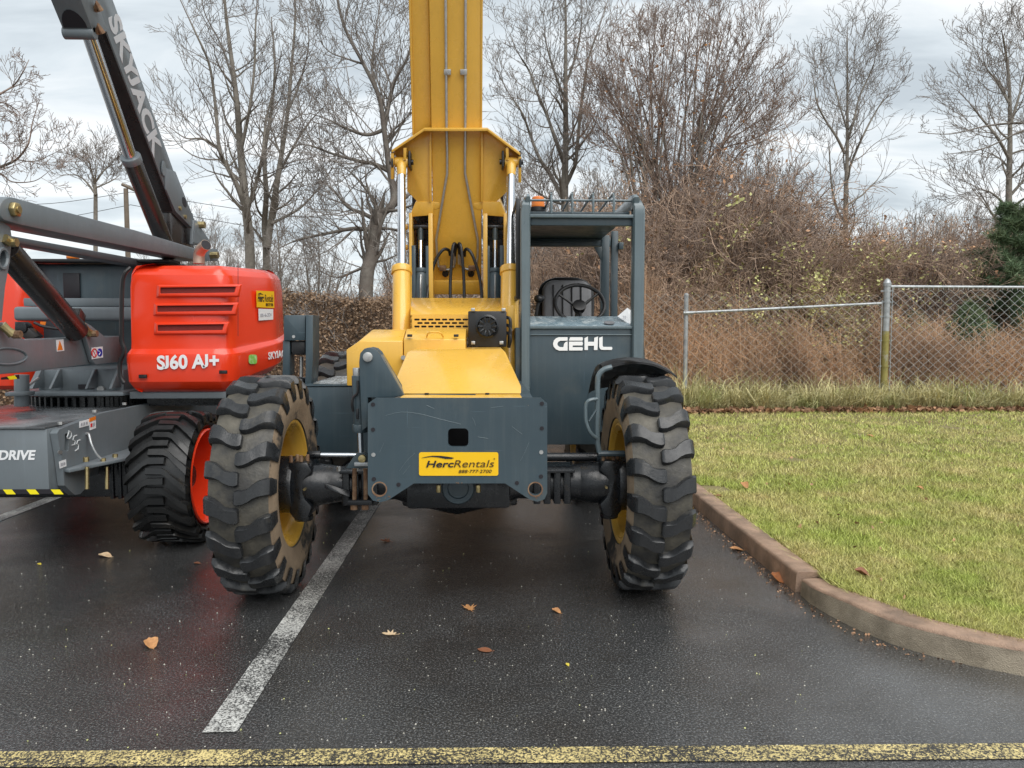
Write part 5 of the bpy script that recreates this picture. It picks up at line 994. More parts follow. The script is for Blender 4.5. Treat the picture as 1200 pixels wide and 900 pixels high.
def wire_panel(x0, x1, zb, ztop, tips, slack, wr=.0034):
    s = Segs(); dx = .094; nw = int((x1-x0)/dx); dz = .082
    for i in range(nw+1):
        x = x0+i*dx; z = zb; k = 0; nz = int((ztop(x)-zb)/dz)
        for k in range(nz):
            sg = 1 if ((k+i) % 2) else -1; oy = .004*sg
            g = lambda zz: slack*math.sin(x*2.1+zz*1.7)
            s.add((x-sg*dx/2, FY-.05+oy+g(z), z), (x+sg*dx/2, FY-.05-oy+g(z+dz), z+dz), wr, wr); z += dz
        if tips: s.add((x, FY-.05, z), (x+.004, FY-.05, z+.055), .005, .004)
    return s.arr()
seg_mesh('wire_mesh', wire_panel(XC+.1, XC+6, .13, lambda x: zr, True, .006), M['wire'], FN)['kind'] = 'stuff'
seg_mesh('wire_mesh', wire_panel(XL_-1.2, XC-.1, .13, lambda x: zr-.10-.03*math.sin(x*3), False, .03, .0026), M['oldwire'], FN)['kind'] = 'stuff'
# ------------------------------------------------------------------ trees
rn = random.Random(11)
def rvec():
    while True:
        v = Vector((rn.uniform(-1, 1), rn.uniform(-1, 1), rn.uniform(-1, 1)))
        if .05 < v.length < 1: return v.normalized()
def shoot(S, p, d, Ln, r, lvl, wob=.22, trop=.10, kids=5, ratio=.55, rmin=.005, droop=0):
    n = max(3, min(9, int(Ln/.22)+2)) if lvl else max(3, min(5, int(Ln/.18)+1)); st = Ln/n; pts = [p.copy()]; d = d.normalized(); dirs = []
    for i in range(n):
        d = (d+rvec()*wob+Vector((0, 0, trop-droop*i/n))).normalized(); q = p+d*st
        r0 = r*(1-.75*i/n); r1 = r*(1-.75*(i+1)/n); S.add(p, q, max(rmin, r0), max(rmin*.8, r1)); p = q; pts.append(p); dirs.append(d)
    if lvl <= 0: return
    for k in range(kids):
        t = .2+.8*(k+rn.random())/kids; i = min(n-1, int(t*n)); base = pts[i].lerp(pts[i+1], t*n-i if t*n-i < 1 else 1)
        sd = dirs[i].cross(rvec()).normalized(); a = R(rn.uniform(28, 58)); nd = dirs[i]*math.cos(a)+sd*math.sin(a)
        shoot(S, base, nd, Ln*ratio*(1.15-.55*t)*rn.uniform(.7, 1.2), max(rmin, r*(1-.7*t)*.55), lvl-1, wob, trop, max(2, kids-1), ratio, rmin, droop)
def limb(S, P, r0, r1, kids, kl, lvl, rmin=.006, t0=.15, **kw):
    C = catmull(P, 5); n = len(C)-1
    for i in range(n):
        ra = r0+(r1-r0)*i/n; rb = r0+(r1-r0)*(i+1)/n; S.add(C[i], C[i+1], ra, rb)
    for k in range(kids):
        t = t0+(1-t0)*(k+rn.random())/kids; i = min(n-1, int(t*n)); d = (C[i+1]-C[i]).normalized(); sd = d.cross(rvec()).normalized(); a = R(rn.uniform(30, 65))
        shoot(S, C[i].lerp(C[i+1], rn.random()), d*math.cos(a)+sd*math.sin(a), kl*(1.2-.6*t)*rn.uniform(.6, 1.25), max(rmin, (r0+(r1-r0)*t)*.45), lvl, rmin=rmin, **kw)
def plant(name, S, base, label, cat, mt, mc, group=None, thr=.022):
    root = empty(name, base, label, cat, group); A = S.arr(); big = A[:, 6] >= thr
    if big.any(): seg_mesh('trunk', A[big], mt, root, 8)
    if (~big).any(): seg_mesh('crown', A[~big], mc, root, 3)
    return root
def leaves(name, P, size, m, parent, flat=.6, k=1.6):
    P = np.asarray(P); n = len(P); d = rng.normal(size=(n, 3)); d[:, 2] *= flat; d /= np.linalg.norm(d, axis=1, keepdims=True)+1e-9
    e = np.cross(d, rng.normal(size=(n, 3))); e /= np.linalg.norm(e, axis=1, keepdims=True)+1e-9; nn = np.cross(d, e); s = size*rng.uniform(.6, 1.3, (n, 1))
    V = np.stack([P, P+(d*.5*k+e*.5+nn*.12)*s, P+d*k*s, P+(d*.5*k-e*.5+nn*.12)*s], 1); f = np.arange(n*4).reshape(-1, 4)
    return mesh_np(name, V, f, m, parent)
def jit(P, Y, j=.35): return [at(x, y, Y+(rn.uniform(-j, j) if i else 0)) for i, (x, y) in enumerate(P)]
def tree(label, Y, limbs, mt=None, mc=None, lvl=2, kl=1.6, kids=14, j=.35, rmin=.007, name='bare_tree', **kw):
    rmin *= .8; kids = int(kids*1.25)
    S = Segs()
    for P, r0, r1, kd in limbs: limb(S, jit(P, Y, j), r0*.8, r1*.8, int(kids*kd), kl, lvl, rmin, **kw)
    b = at(*limbs[0][0][0], Y); return plant(name, S, (b.x, b.y, 0), label, 'tree', mt or M['bark'], mc or M['twig'], 'bare trees beyond the hedge and fence')
tree('slim bare tree forking low just right of the raised grey boom', 19, [([(294, 470), (293, 302), (288, 242), (282, 178), (278, 125), (272, 75), (265, 19), (260, -40)], .17, .025, 1), ([(289, 250), (278, 218), (266, 195), (257, 174), (252, 120), (245, 75), (229, 38), (208, -8)], .085, .018, 1),
     ([(257, 174), (238, 163), (218, 162), (199, 149)], .045, .012, .6), ([(289, 248), (300, 215), (308, 180), (312, 140), (322, 100), (330, 60)], .07, .015, .8), ([(282, 178), (292, 130), (298, 80), (300, 20), (305, -30)], .06, .014, .8), ([(272, 90), (258, 50), (240, 15), (232, -30)], .035, .012, .6)])
tree('twin stemmed bare tree between the forked tree and the gnarled one', 20, [([(313, 470), (312, 302), (310, 264), (312, 227), (310, 181), (318, 130), (322, 80), (318, 20)], .13, .018, .9), ([(313, 290), (318, 257), (325, 211), (331, 174), (337, 132), (342, 75), (346, 19), (344, -30)], .12, .018, 1), ([(326, 205), (345, 170), (365, 140), (385, 120)], .05, .012, .6), ([(318, 262), (350, 245), (372, 222), (390, 195)], .05, .012, .6), ([(337, 132), (352, 95), (362, 50), (358, 10)], .04, .012, .6)])
tree('gnarled bare tree with a kinked thick trunk and long level limbs', 17.5, [([(428, 470), (429, 336), (435, 302), (440, 268), (444, 254)], .21, .165, .5), ([(437, 285), (441, 266), (446, 252), (457, 243), (461.5, 228), (456, 196), (450, 151), (444, 113), (426, 75), (403, 30), (392, -20)], .135, .03, 1.2), ([(450, 150), (456, 120), (463, 94), (478, 66), (486, 30)], .075, .02, .8), ([(441, 258), (425, 250), (407, 242), (390, 222), (374, 210)], .07, .014, .9), ([(455, 200), (438, 192), (422, 189), (392, 181), (361, 170), (340, 172)], .07, .012, 1.1),
     ([(450, 152), (430, 158), (407, 151), (384, 140), (361, 132)], .06, .012, 1), ([(440, 270), (415, 268), (391, 272), (350, 281), (325, 292)], .075, .014, 1), ([(440, 268), (455, 268), (475, 272), (492, 280)], .05, .012, .8), ([(444, 113), (436, 80), (440, 40), (446, 0)], .045, .012, .8), ([(452, 170), (468, 150), (482, 128)], .05, .012, .7), ([(426, 75), (410, 70), (385, 60), (370, 40)], .035, .01, .7), ([(433, 310), (415, 318), (395, 325), (370, 315)], .05, .012, .7)], M['barkdark'], kl=1.5, lvl=2, kids=16, j=.1)
tree('tall grey bare tree with several straight leaders right of the yellow boom', 21, [([(662, 470), (661.7, 237), (663, 167), (662.7, 100), (663, 33), (662, -30)], .15, .02, 1), ([(660, 190), (648, 155), (640, 133), (628, 105), (620, 83), (606, 60), (598, 40)], .07, .013, 1), ([(659, 232), (645, 205), (633, 187), (622, 160), (612, 133), (597, 110), (580, 78)], .08, .013, 1), ([(664, 215), (671, 200), (675, 187), (680, 133), (686, 90), (690, 67), (704, 27), (715, -10)], .08, .013, 1), ([(663, 120), (650, 85), (640, 50), (636, 10)], .05, .012, .8), ([(663, 100), (676, 60), (682, 20), (680, -20)], .045, .012, .8), ([(661, 240), (640, 232), (618, 215), (602, 190)], .05, .012, .8)], kl=1.5, kids=16)
st = []
for k in range(40):
    a = -1.35+2.7*(k+.5)/40; x1 = 808+134*math.sin(a)*rn.uniform(.85, 1.05); y1 = 205-205*math.cos(a)*rn.uniform(.82, 1.06)+rn.uniform(-8, 8); x0 = 778+rn.uniform(-26, 30); st.append(([(x0, 430), (x0+(x1-x0)*.10, 300), (x0+(x1-x0)*.42, 205+(y1-205)*.25), (x0+(x1-x0)*.75, 205+(y1-205)*.68), (x1, y1)], rn.uniform(.035, .06), .009, 1))
bt = tree('broad fan shaped many stemmed bare tree rising behind the open cab', 19.5, st, M['bark'], M['twigred'], kl=1.35, kids=12, lvl=2, rmin=.0065, trop=.16, t0=.25)
bp = []
for P, r0, r1, k in st:
    for q in range(14): t = rn.uniform(.3, .8); i = int(t*4); p = at(*P[i], 19.5).lerp(at(*P[min(4, i+1)], 19.5), t*4-i)+rvec()*.35; bp.append(p)
leaves('leaf', bp, .06, M['orangeleaf'], bt)['kind'] = 'stuff'
tree('upright bare tree with a vase shaped crown above the low fence rail', 29, [([(990, 430), (991, 245), (992.7, 185), (993, 107), (992.7, 32)], .15, .02, 1), ([(990, 180), (980, 160), (968, 142), (958, 122), (954, 100), (951, 82)], .07, .015, 1), ([(993, 205), (1000, 185), (1011, 160), (1024, 135), (1036, 117), (1052, 108)], .07, .015, 1), ([(993, 165), (1001, 140), (1007, 114), (1018, 90), (1025, 71), (1028, 42)], .06, .015, 1), ([(992, 150), (983, 120), (975, 90), (962, 70)], .045, .013, .8), ([(984, 255), (975, 220), (972, 180), (970, 165)], .06, .015, .7), ([(993, 110), (1000, 80), (1003, 45)], .035, .013, .7)], kl=2.0, kids=12, rmin=.009)
tree('dark bare tree at the picture edge behind the evergreen', 22, [([(1183, 440), (1182, 249), (1183.6, 160), (1182, 89), (1174, 36)], .14, .02, 1.2), ([(1182, 185), (1168, 160), (1153, 142), (1137, 122), (1121, 105)], .06, .012, 1), ([(1183, 150), (1192, 120), (1200, 90), (1206, 50)], .06, .013, 1), ([(1182, 120), (1168, 95), (1155, 78), (1150, 50)], .05, .012, .9), ([(1183, 230), (1205, 205), (1225, 180)], .06, .013, .8), ([(1178, 240), (1160, 225), (1140, 222)], .05, .012, .8)], kl=1.7, kids=14, rmin=.008)
tree('bare tree outside the right edge reaching two thin limbs into view', 15.5, [([(1275, 480), (1272, 300), (1262, 180), (1255, 60), (1250, -40)], .15, .03, .6), ([(1262, 150), (1230, 146), (1200, 144), (1160, 147), (1114, 157), (1076, 155)], .05, .008, .6), ([(1264, 170), (1230, 155), (1200, 153), (1153, 174), (1107, 181)], .05, .008, .6), ([(1262, 130), (1240, 95), (1222, 60)], .04, .01, .8), ([(1258, 210), (1225, 190), (1195, 205), (1180, 210)], .035, .008, .6)], M['barkdark'], kl=.9, kids=10, rmin=.006)
tree('bare tree whose thin curved limbs reach in at the left edge', 13.5, [([(-70, 480), (-68, 300), (-60, 220), (-58, 100), (-62, -40)], .16, .04, .5), ([(-60, 215), (-30, 208), (0, 196), (20, 186), (33, 168), (38, 144), (47, 116)], .045, .007, 1.1), ([(20, 187), (40, 189), (60, 181), (82, 170)], .015, .006, .9), ([(-59, 140), (-28, 122), (0, 110), (16, 100), (26, 86), (34, 70)], .035, .007, 1), ([(-60, 160), (-30, 130), (0, 120), (18, 128), (28, 140)], .03, .006, 1), ([(-60, 210), (-20, 198), (0, 203), (14, 213), (40, 212), (57, 201)], .03, .006, 1), ([(-58, 120), (-30, 160), (0, 165), (15, 178)], .025, .006, 1)], M['barkdark'], M['twigred'], kl=.62, kids=8, rmin=.005)
tree('small round headed bare tree far behind the folded grey arm', 34, [([(112, 410), (112, 250), (112, 225), (111, 212)], .13, .07, .2), ([(112, 228), (100, 212), (88, 205), (70, 206)], .06, .015, 1), ([(111, 213), (107, 200), (104, 190), (96, 184)], .06, .015, 1), ([(112, 213), (120, 202), (128, 194), (136, 192)], .06, .015, 1), ([(112, 220), (122, 216), (134, 210), (141, 205)], .05, .015, 1), ([(111, 214), (113, 200), (115, 188)], .05, .015, .8)], kl=1.5, kids=9, rmin=.011)
# distant bare trees: four shapes copied
protos = []
for k in range(4):
    S = Segs(); n_ = rn.choice((3, 4, 5)); h_ = 9.5
    P = [Vector((0, 0, 0)), Vector((rn.uniform(-.2, .2), 0, h_*.35)), Vector((rn.uniform(-.4, .4), rn.uniform(-.3, .3), h_*.7)), Vector((rn.uniform(-.6, .6), rn.uniform(-.4, .4), h_))]
    limb(S, P, .13, .02, 28, 2.6, 2, .010, t0=.12, trop=.16)
    for q in range(n_):
        z0 = h_*rn.uniform(.15, .4); a = rn.uniform(0, 6.28); d = Vector((math.cos(a), math.sin(a), 0)); limb(S, [Vector((0, 0, z0)), Vector((0, 0, z0+1))+d*.8, Vector((0, 0, z0+3))+d*1.6, Vector((0, 0, z0+4.8))+d*2.2], .08, .018, 13, 1.9, 2, .010, trop=.16)
    protos.append(plant('distant_bare_tree', S, (0, 0, 0), 'grey bare tree standing far off beyond the hedge and thickets', 'tree', M['bark'], M['twig'], 'distant bare trees beyond the hedge and thickets', thr=.03))
spots = [(205, 46, .62), (225, 44, .66), (245, 50, .7), (268, 40, .5), (330, 36, .62), (372, 33, .55), (478, 40, .8), (508, 36, .8), (590, 36, .8), (612, 30, .62), (640, 42, .85), (700, 38, .85), (730, 34, .8), (865, 40, 1.0), (900, 36, .8), (925, 46, 1.0), (945, 34, .55), (1010, 44, .72), (1040, 36, .5), (1065, 46, .78), (1090, 40, .62), (1115, 34, .5), (1140, 44, .75), (1165, 38, .65), (1195, 46, .8), (20, 60, .62), (50, 50, .38), (80, 44, .3), (145, 48, .42), (170, 56, .5), (-20, 52, .6), (1235, 40, .8), (550, 46, .9), (318, 34, .5), (290, 48, .6), (232, 52, .66), (256, 58, .8), (876, 48, .9), (892, 30, .7), (915, 40, .85), (938, 52, .9), (1026, 50, .62), (1052, 38, .6), (1078, 52, .78), (1102, 48, .75), (1128, 52, .8), (1152, 32, .55), (1180, 50, .8), (585, 28, .65), (600, 44, .9), (628, 36, .8), (690, 50, .95), (718, 44, .85)]
for i, (px, Yd, s) in enumerate(spots):
    o = protos[i % 4] if i < 4 else copy_tree(protos[i % 4]); p = at(px, 390, Yd); o.location = (p.x, Yd, 0); s *= rn.uniform(1.0, 1.25); o.scale = (s, s, s); o.rotation_euler = (0, 0, rn.uniform(0, 6.28))
# ------------------------------------------------------------------ thicket shrubs behind the fence
sprotos = []
def shrub_mesh(h, w, ns, mt, leafm, nleaf, label, group, lvl=2):
    S = Segs(); tips = []
    for k in range(ns):
        a = rn.uniform(0, 6.28); rr = w*.35*math.sqrt(rn.random()); p = Vector((math.cos(a)*rr, math.sin(a)*rr, 0)); ln = rn.uniform(.0, 1)*w*.8; e = Vector((math.cos(a)*ln, math.sin(a)*ln, 0))+rvec()*.2; hh = h*rn.uniform(.55, 1)
        P = [p, p+e*.2+Z*hh*.5, p+e*.6+Z*hh*.9, p+e*1.1+Z*hh*rn.uniform(.75, 1.05)]; limb(S, P, rn.uniform(.010, .02), .005, 8, h*.24, lvl-1, .005, wob=.3, trop=.03); tips += P[1:]
    o = plant('bare_shrub', S, (0, 0, 0), label, 'shrub', mt, mt, group, thr=.5); S2 = Segs()
    for k in range(9): a = rn.uniform(0, 6.28); e = Vector((math.cos(a), math.sin(a), 0))*w*rn.uniform(.3, .9); limb(S2, [e*.2, e*.35+Z*h*.35, e*.7+Z*h*.6, e*1.05+Z*h*rn.uniform(.6, .95)], .028, .007, 5, h*.16, 0, .006)
    seg_mesh('stem', S2.arr(), M['stemdark'], o, 4)['kind'] = 'stuff'
    if nleaf:
        A = S.arr(); idx = (np.repeat(rng.integers(0, len(A), nleaf//14+1), 14)[:nleaf]+rng.integers(0, 24, nleaf)) % len(A); leaves('leaf', A[idx, :3]+rng.normal(size=(nleaf, 3))*.05, .05, leafm, o)['kind'] = 'stuff'
    return o
GL = 'tangled brown leafless shrub in the thicket behind the fence'; GG = 'brown thicket shrubs behind the fence'
sprotos = [shrub_mesh(4.3, 1.8, 75, M['twigbrown'], M['deadleaf'], 700, GL, GG), shrub_mesh(4.0, 1.9, 75, M['twigbrown'], M['deadleaf'], 500, GL, GG), shrub_mesh(4.2, 1.6, 70, M['twigred'], M['deadleaf'], 900, GL, GG)]
GL2 = 'arching shrub with sparse yellow green leaves in the thicket'; GG2 = 'yellowing leafy shrubs in the thicket'
sprotos += [shrub_mesh(3.9, 1.9, 60, M['twigbrown'], M['palegreen'], 1400, GL2, GG2), shrub_mesh(3.4, 1.8, 60, M['twigbrown'], M['palegreen'], 3000, GL2, GG2)]
ss = [(640, 17.5, .85, 0), (690, 17, .9, 1), (730, 16.6, .95, 2), (770, 17.2, 1.05, 0), (812, 17.4, 1.15, 3), (850, 17.0, 1.16, 2), (893, 17.4, 1.12, 1), (925, 16.6, .98, 3), (960, 16.9, .86, 4), (1000, 17, .88, 0), (1040, 17.5, .9, 3), (1075, 17.2, .85, 2), (1105, 17.8, .85, 1), (600, 18, .75, 1), (560, 18, .72, 0), (520, 18, .7, 2), (480, 18.2, .7, 1), (830, 19.5, 1.3, 1), (880, 19.8, 1.3, 0), (930, 20, 1.15, 2), (985, 20.5, 1.05, 3), (1030, 20.5, 1.0, 1), (1085, 21, 1.0, 0), (1140, 21, 1.05, 2), (1190, 21, 1.1, 1), (770, 20, 1.2, 2), (715, 20, 1.05, 0), (655, 20.5, 1.0, 2), (965, 15.9, .68, 4), (905, 15.9, .72, 4), (1015, 16.0, .66, 4), (855, 16, .75, 3), (1290, 18, .95, 2), (790, 16, .72, 1), (745, 15.8, .68, 0), (1150, 18.5, .8, 1), (440, 18.5, .62, 0), (400, 18.5, .5, 2), (60, 24, .62, 3), (20, 26, .62, 0), (90, 26, .58, 1)]
used = set()
for px, Yd, s, k in ss:
    o = sprotos[k] if k not in used else copy_tree(sprotos[k]); used.add(k); p = at(px, 390, Yd); o.location = (p.x, Yd, .05); o.scale = (s*1.05, s*1.05, s); o.rotation_euler = (0, 0, rn.uniform(0, 6.28))
# evergreen at the right
def pine():
    Yd = 16.9; c = at(1184, 390, Yd); S = Segs(); root = empty('pine_tree', (c.x, Yd, 0), 'dark green pine rising behind the tall right hand fence panel', 'tree'); S.add((c.x, Yd, 0), (c.x, Yd, 4.35), .09, .02); P = []
    for k in range(110):
        z = rn.uniform(.5, 4.3); a = rn.uniform(0, 6.28); ln = ((4.8-z)*.40+.18)*rn.uniform(.55, 1.1); d = Vector((math.cos(a), math.sin(a), .3)); q0 = Vector((c.x, Yd, z)); S.add(q0, q0+d*ln, .02, .006)
        for j in range(int(75*ln)+25): t = rn.uniform(.3, 1.02); P.append(q0+d*ln*t+rvec()*.15*rn.random())
    seg_mesh('trunk', S.arr(), M['barkdark'], root, 5)
    P = np.array(P); n = len(P)*5; B0 = np.repeat(P, 5, 0); d = rng.normal(size=(n, 3)); d[:, 2] += .6; d /= np.linalg.norm(d, axis=1, keepdims=True); e = np.cross(d, rng.normal(size=(n, 3))); e /= np.linalg.norm(e, axis=1, keepdims=True); ln = rng.uniform(.10, .2, (n, 1))
    V = np.stack([B0-e*.007, B0+e*.007, B0+d*ln], 1); o = mesh_np('needles', V, np.arange(n*3).reshape(-1, 3), M['needle'], root); o['kind'] = 'stuff'
pine()
# second low evergreen seen through the fence
def low_pine(px, Yd, h, label):
    c = at(px, 390, Yd); root = empty('juniper', (c.x, Yd, 0), label, 'shrub'); n = 9000; u = rng.random(n); a = rng.uniform(0, 6.28, n); z = .3+h*u; rr = (1-u)**.6*.9*np.sqrt(rng.random(n)); B0 = np.stack([c.x+np.cos(a)*rr, Yd+np.sin(a)*rr, z], 1)
    d = rng.normal(size=(n, 3)); d[:, 2] += .6; d /= np.linalg.norm(d, axis=1, keepdims=True); e = np.cross(d, rng.normal(size=(n, 3))); e /= np.linalg.norm(e, axis=1, keepdims=True); V = np.stack([B0-e*.008, B0+e*.008, B0+d*rng.uniform(.1, .2, (n, 1))], 1)
    mesh_np('needles', V, np.arange(n*3).reshape(-1, 3), M['needle'], root)['kind'] = 'stuff'; B().cyl((c.x, Yd, 0), (c.x, Yd, h*.9), .05, 8, .01).done('trunk', M['barkdark'], root)
low_pine(1135, 15.9, 1.85, 'low dark green juniper behind the right hand fence wires'); low_pine(1072, 15.9, 1.6, 'smaller dark green juniper close behind the fence corner post')
# ------------------------------------------------------------------ weeds, tall grass, litter, lawn blades
def weeds():
    n = 5600; px = rng.uniform(700, 1290, n); px = px+16*np.sin(px*.13)+9*np.sin(px*.37); px = px[(rng.random(n) < .45) | (px < 950) | (px > 1040)]; n = len(px); yy = rng.uniform(14.35, 15.7, n); A = []
    for i in range(n):
        b = at(px[i], 390, yy[i]); h = rng.uniform(.8, 1.95)*(1.12 if px[i] < 880 else .84)*(1+.16*math.sin(px[i]*.11)+.12*math.sin(px[i]*.041+2)); p = np.array([b.x, yy[i], .05]); ln = rng.normal(0, .12, 2); ps = [p]
        for k in range(3): p = p+np.array([ln[0]*(k+1)*.3, ln[1]*.3, h/3])+rng.normal(0, .02, 3); ps.append(p)
        for k in range(3): A.append((*ps[k], *ps[k+1], .0055-.001*k, .0045-.001*k))
        for j in range(7):
            t = rng.uniform(.35, 1); k = min(2, int(t*3)); q = ps[k]+(ps[k+1]-ps[k])*(t*3-k); d = rng.normal(0, 1, 3); d[2] = abs(d[2])*.6+.1; d *= rng.uniform(.08, .30)/np.linalg.norm(d); A.append((*q, *(q+d), .0032, .0024))
            e = d*.6+rng.normal(0, .05, 3); A.append((*(q+d), *(q+d+e), .0026, .002))
    seg_mesh('dead_weeds', np.array(A), M['weed'])['kind'] = 'stuff'
weeds()
def blades(name, P, h, w, lean, m, nseg=1):
    n = len(P); a = rng.uniform(0, 6.28, n); e = np.stack([np.cos(a), np.sin(a), np.zeros(n)], 1); l = rng.normal(0, 1, (n, 2)); l = np.concatenate([l, np.zeros((n, 1))], 1)*lean[:, None]*h[:, None]; up = np.stack([np.zeros(n), np.zeros(n), h], 1); w = w[:, None]
    if nseg == 1:
        V = np.stack([P-e*w, P+e*w, P+up+l], 1); f = np.arange(n*3).reshape(-1, 3)
    else:
        m1 = P+up*.55+l*.35; t1 = P+up*(1-np.minimum(.5, lean[:, None]*.5))+l*1.1; V = np.stack([P-e*w, P+e*w, m1+e*w*.8, m1-e*w*.8, t1+e*w*.15, t1-e*w*.15], 1); b = (np.arange(n)*6)[:, None]; f = np.concatenate([b+[0, 1, 2, 3], b+[3, 2, 4, 5]], 0)
    o = mesh_np(name, V, f, m); o['kind'] = 'stuff'; return o
nc = 270; cpx = rng.uniform(795, 1290, nc); cy = 13.8+np.abs(rng.normal(0, .22, nc)); cs = rng.uniform(.35, 1.0, nc)**1.3*np.where(cpx < 870, 1.25, 1.0)
k = rng.integers(0, nc, 12000); a_ = rng.uniform(0, 6.28, 12000); r_ = .2*np.sqrt(rng.random(12000))*cs[k]
P = np.stack([np.array([at(a, 390, b).x for a, b in zip(cpx, cy)])[k]+np.cos(a_)*r_, cy[k]+np.sin(a_)*r_, np.full(12000, .1)], 1); h = rng.uniform(.3, 1.0, 12000)*.98*cs[k]
blades('tall_grass', P, h, np.full(12000, .0065), rng.uniform(.1, 1.2, 12000), M['drygrass'], 2)
n = 520000; u = rng.random(n); yy = 1/(1/3.05+(1/14.0-1/3.05)*u); xr = rng.random(n); ex = np.interp(yy, [3.03]+[e[0] for e in EDGE if e[0] > 3.04]+[4.45], [12]+[e[1] for e in EDGE if e[0] > 3.04]+[1.995]); xx = ex+.005+xr**1.15*(yy*1.15+1.6-ex).clip(.05)
keep = rng.random(n) < .97; zz_ = .108+.016*np.sin(xx*1.3+yy*.7)*np.sin(yy*.9-xx*.4)+.01*np.clip((yy-4)/8, 0, 1)
bare = (np.sin(xx*1.9+1)*np.sin(yy*1.3+xx*.8)+.4*np.sin(xx*5.1)*np.sin(yy*4.3)) > 1.17
P = np.stack([xx, yy, zz_-.004], 1)[~bare]; n = len(P); blades('grass', P, rng.uniform(.018, .05, n)*(1+.02*P[:, 1]), .0022+.00035*P[:, 1], rng.uniform(.2, 1.1, n), M['grass'])
n = 4200; px = rng.uniform(800, 1260, n); yy = 13.45+np.abs(rng.normal(0, .2, n)); P = np.stack([np.array([at(a, 390, b).x for a, b in zip(px, yy)]), yy, .125+rng.random(n)*.05], 1); P = P[rng.random(n) < .4+.6*np.sin(px*.03)**2]
leaves('leaf_litter', P, .085, M['deadleaf'], None, .3, 1.2)['kind'] = 'stuff'
n = 160; yy = rng.uniform(3.6, 12, n); xx = 2.1+rng.random(n)*yy*.55; P = np.stack([xx, yy, np.full(n, .135)], 1); leaves('lawn_leaf_litter', P, .028, M['deadleaf'], None, .3, 1.2)['kind'] = 'stuff'
# ------------------------------------------------------------------ brown hedge
def hedge():
    x0, x1, y0, y1 = -17., 1.35, 13.7, 14.7; root = empty('hedge', ((x0+x1)/2, 14.2, 0), 'long brown leafed clipped hedge behind both machines', 'hedge'); zt = at(400, 349, 13.9).z
    f = B(); f.box(x0, x1, y0+.28, y1-.2, 0, zt-.28); f.done('branches', M['twigbrown'], root)
    n = 120000; s = rng.random(n); X_ = rng.uniform(x0, x1, n); top = rng.random(n) < .22; yv = np.where(top, rng.uniform(y0, y1, n), y0+np.abs(rng.normal(0, .13, n))); zv = np.where(top, zt-np.abs(rng.normal(0, .12, n)), rng.uniform(0, zt, n))
    zv = zv+.09*np.sin(X_*2.3)*np.sin(X_*.7+1)*(zv/zt)**2+rng.normal(0, .04, n); yv = yv+.10*np.sin(X_*3.1+zv*2.2)
    leaves('leaf', np.stack([X_, yv, zv], 1), .036, M['hedge'], root)['kind'] = 'stuff'
    A = []
    for k in range(5200):
        p = np.array([rng.uniform(x0, x1), y0+rng.uniform(-.05, .35), rng.uniform(.1, zt)]); d = rng.normal(0, 1, 3); d[2] = abs(d[2])+.3; d *= rng.uniform(.15, .45)/np.linalg.norm(d); q = p+d
        if q[2] > zt+.18: q[2] = zt+.18
        A.append((*p, *q, .006, .004))
    seg_mesh('twig', np.array(A), M['twig'], root)['kind'] = 'stuff'
hedge()
# ------------------------------------------------------------------ far things seen between trunks
def far_house(px, Yd, w, h, wallm, label, roof=True):
    c = at(px, 390, Yd); r0 = empty('house', (c.x, Yd, 0), label, 'house'); B().box(c.x-w/2, c.x+w/2, Yd, Yd+6, 0, h).done('wall', wallm, r0)
    B().hexa([(c.x-w/2-.3, Yd-.3, h), (c.x+w/2+.3, Yd-.3, h), (c.x+w/2+.3, Yd+6.3, h), (c.x-w/2-.3, Yd+6.3, h)], [(c.x-w/2, Yd+2.9, h+1.9), (c.x+w/2, Yd+2.9, h+1.9), (c.x+w/2, Yd+3.1, h+1.9), (c.x-w/2, Yd+3.1, h+1.9)]).done('roof', M['roofing'], r0)
    for k in range(3):
        x = c.x-w*.32+k*w*.32; B().box(x-.5, x+.5, Yd-.05, Yd-.01, 1.2, 2.5).done('window', M['pane'], r0); B().box(x-.58, x+.58, Yd-.04, Yd-.008, 1.1, 1.2).done('window_sill', M['siding'], r0)
far_house(392, 75, 12, 3.1, M['siding'], 'pale low house far off between the tree trunks'); far_house(335, 82, 9, 2.9, M['brick'], 'brick red low house far off above the hedge')
up_ = at(153, 390, 40); Pn = empty('utility_pole', (up_.x, 40, 0), 'weathered wooden utility pole beside the raised grey boom', 'utility pole'); zt = at(153, 221, 40).z
B().tube([(up_.x, 40, 0), (up_.x, 40, zt)], [.15, .11], 10).done('pole', M['wood'], Pn); a, c = at(143, 216, 40), at(158, 223, 40); B().tube([a, c], .09, 6).done('crossarm', M['wood'], Pn)
for k, (a, c) in enumerate((((-30, 240), (153, 225)), ((153, 225), (470, 262)), ((-30, 262), (153, 240)), ((153, 240), (470, 285)))):
    p, q = at(*a, 41 if k % 2 == 0 else 40), at(*c, 40 if k % 2 == 0 else 41); m_ = p.lerp(q, .5)-Z*.25; B().tube([p, m_, q], .014, 4, sub=5).done('cable', M['black'], Pn)
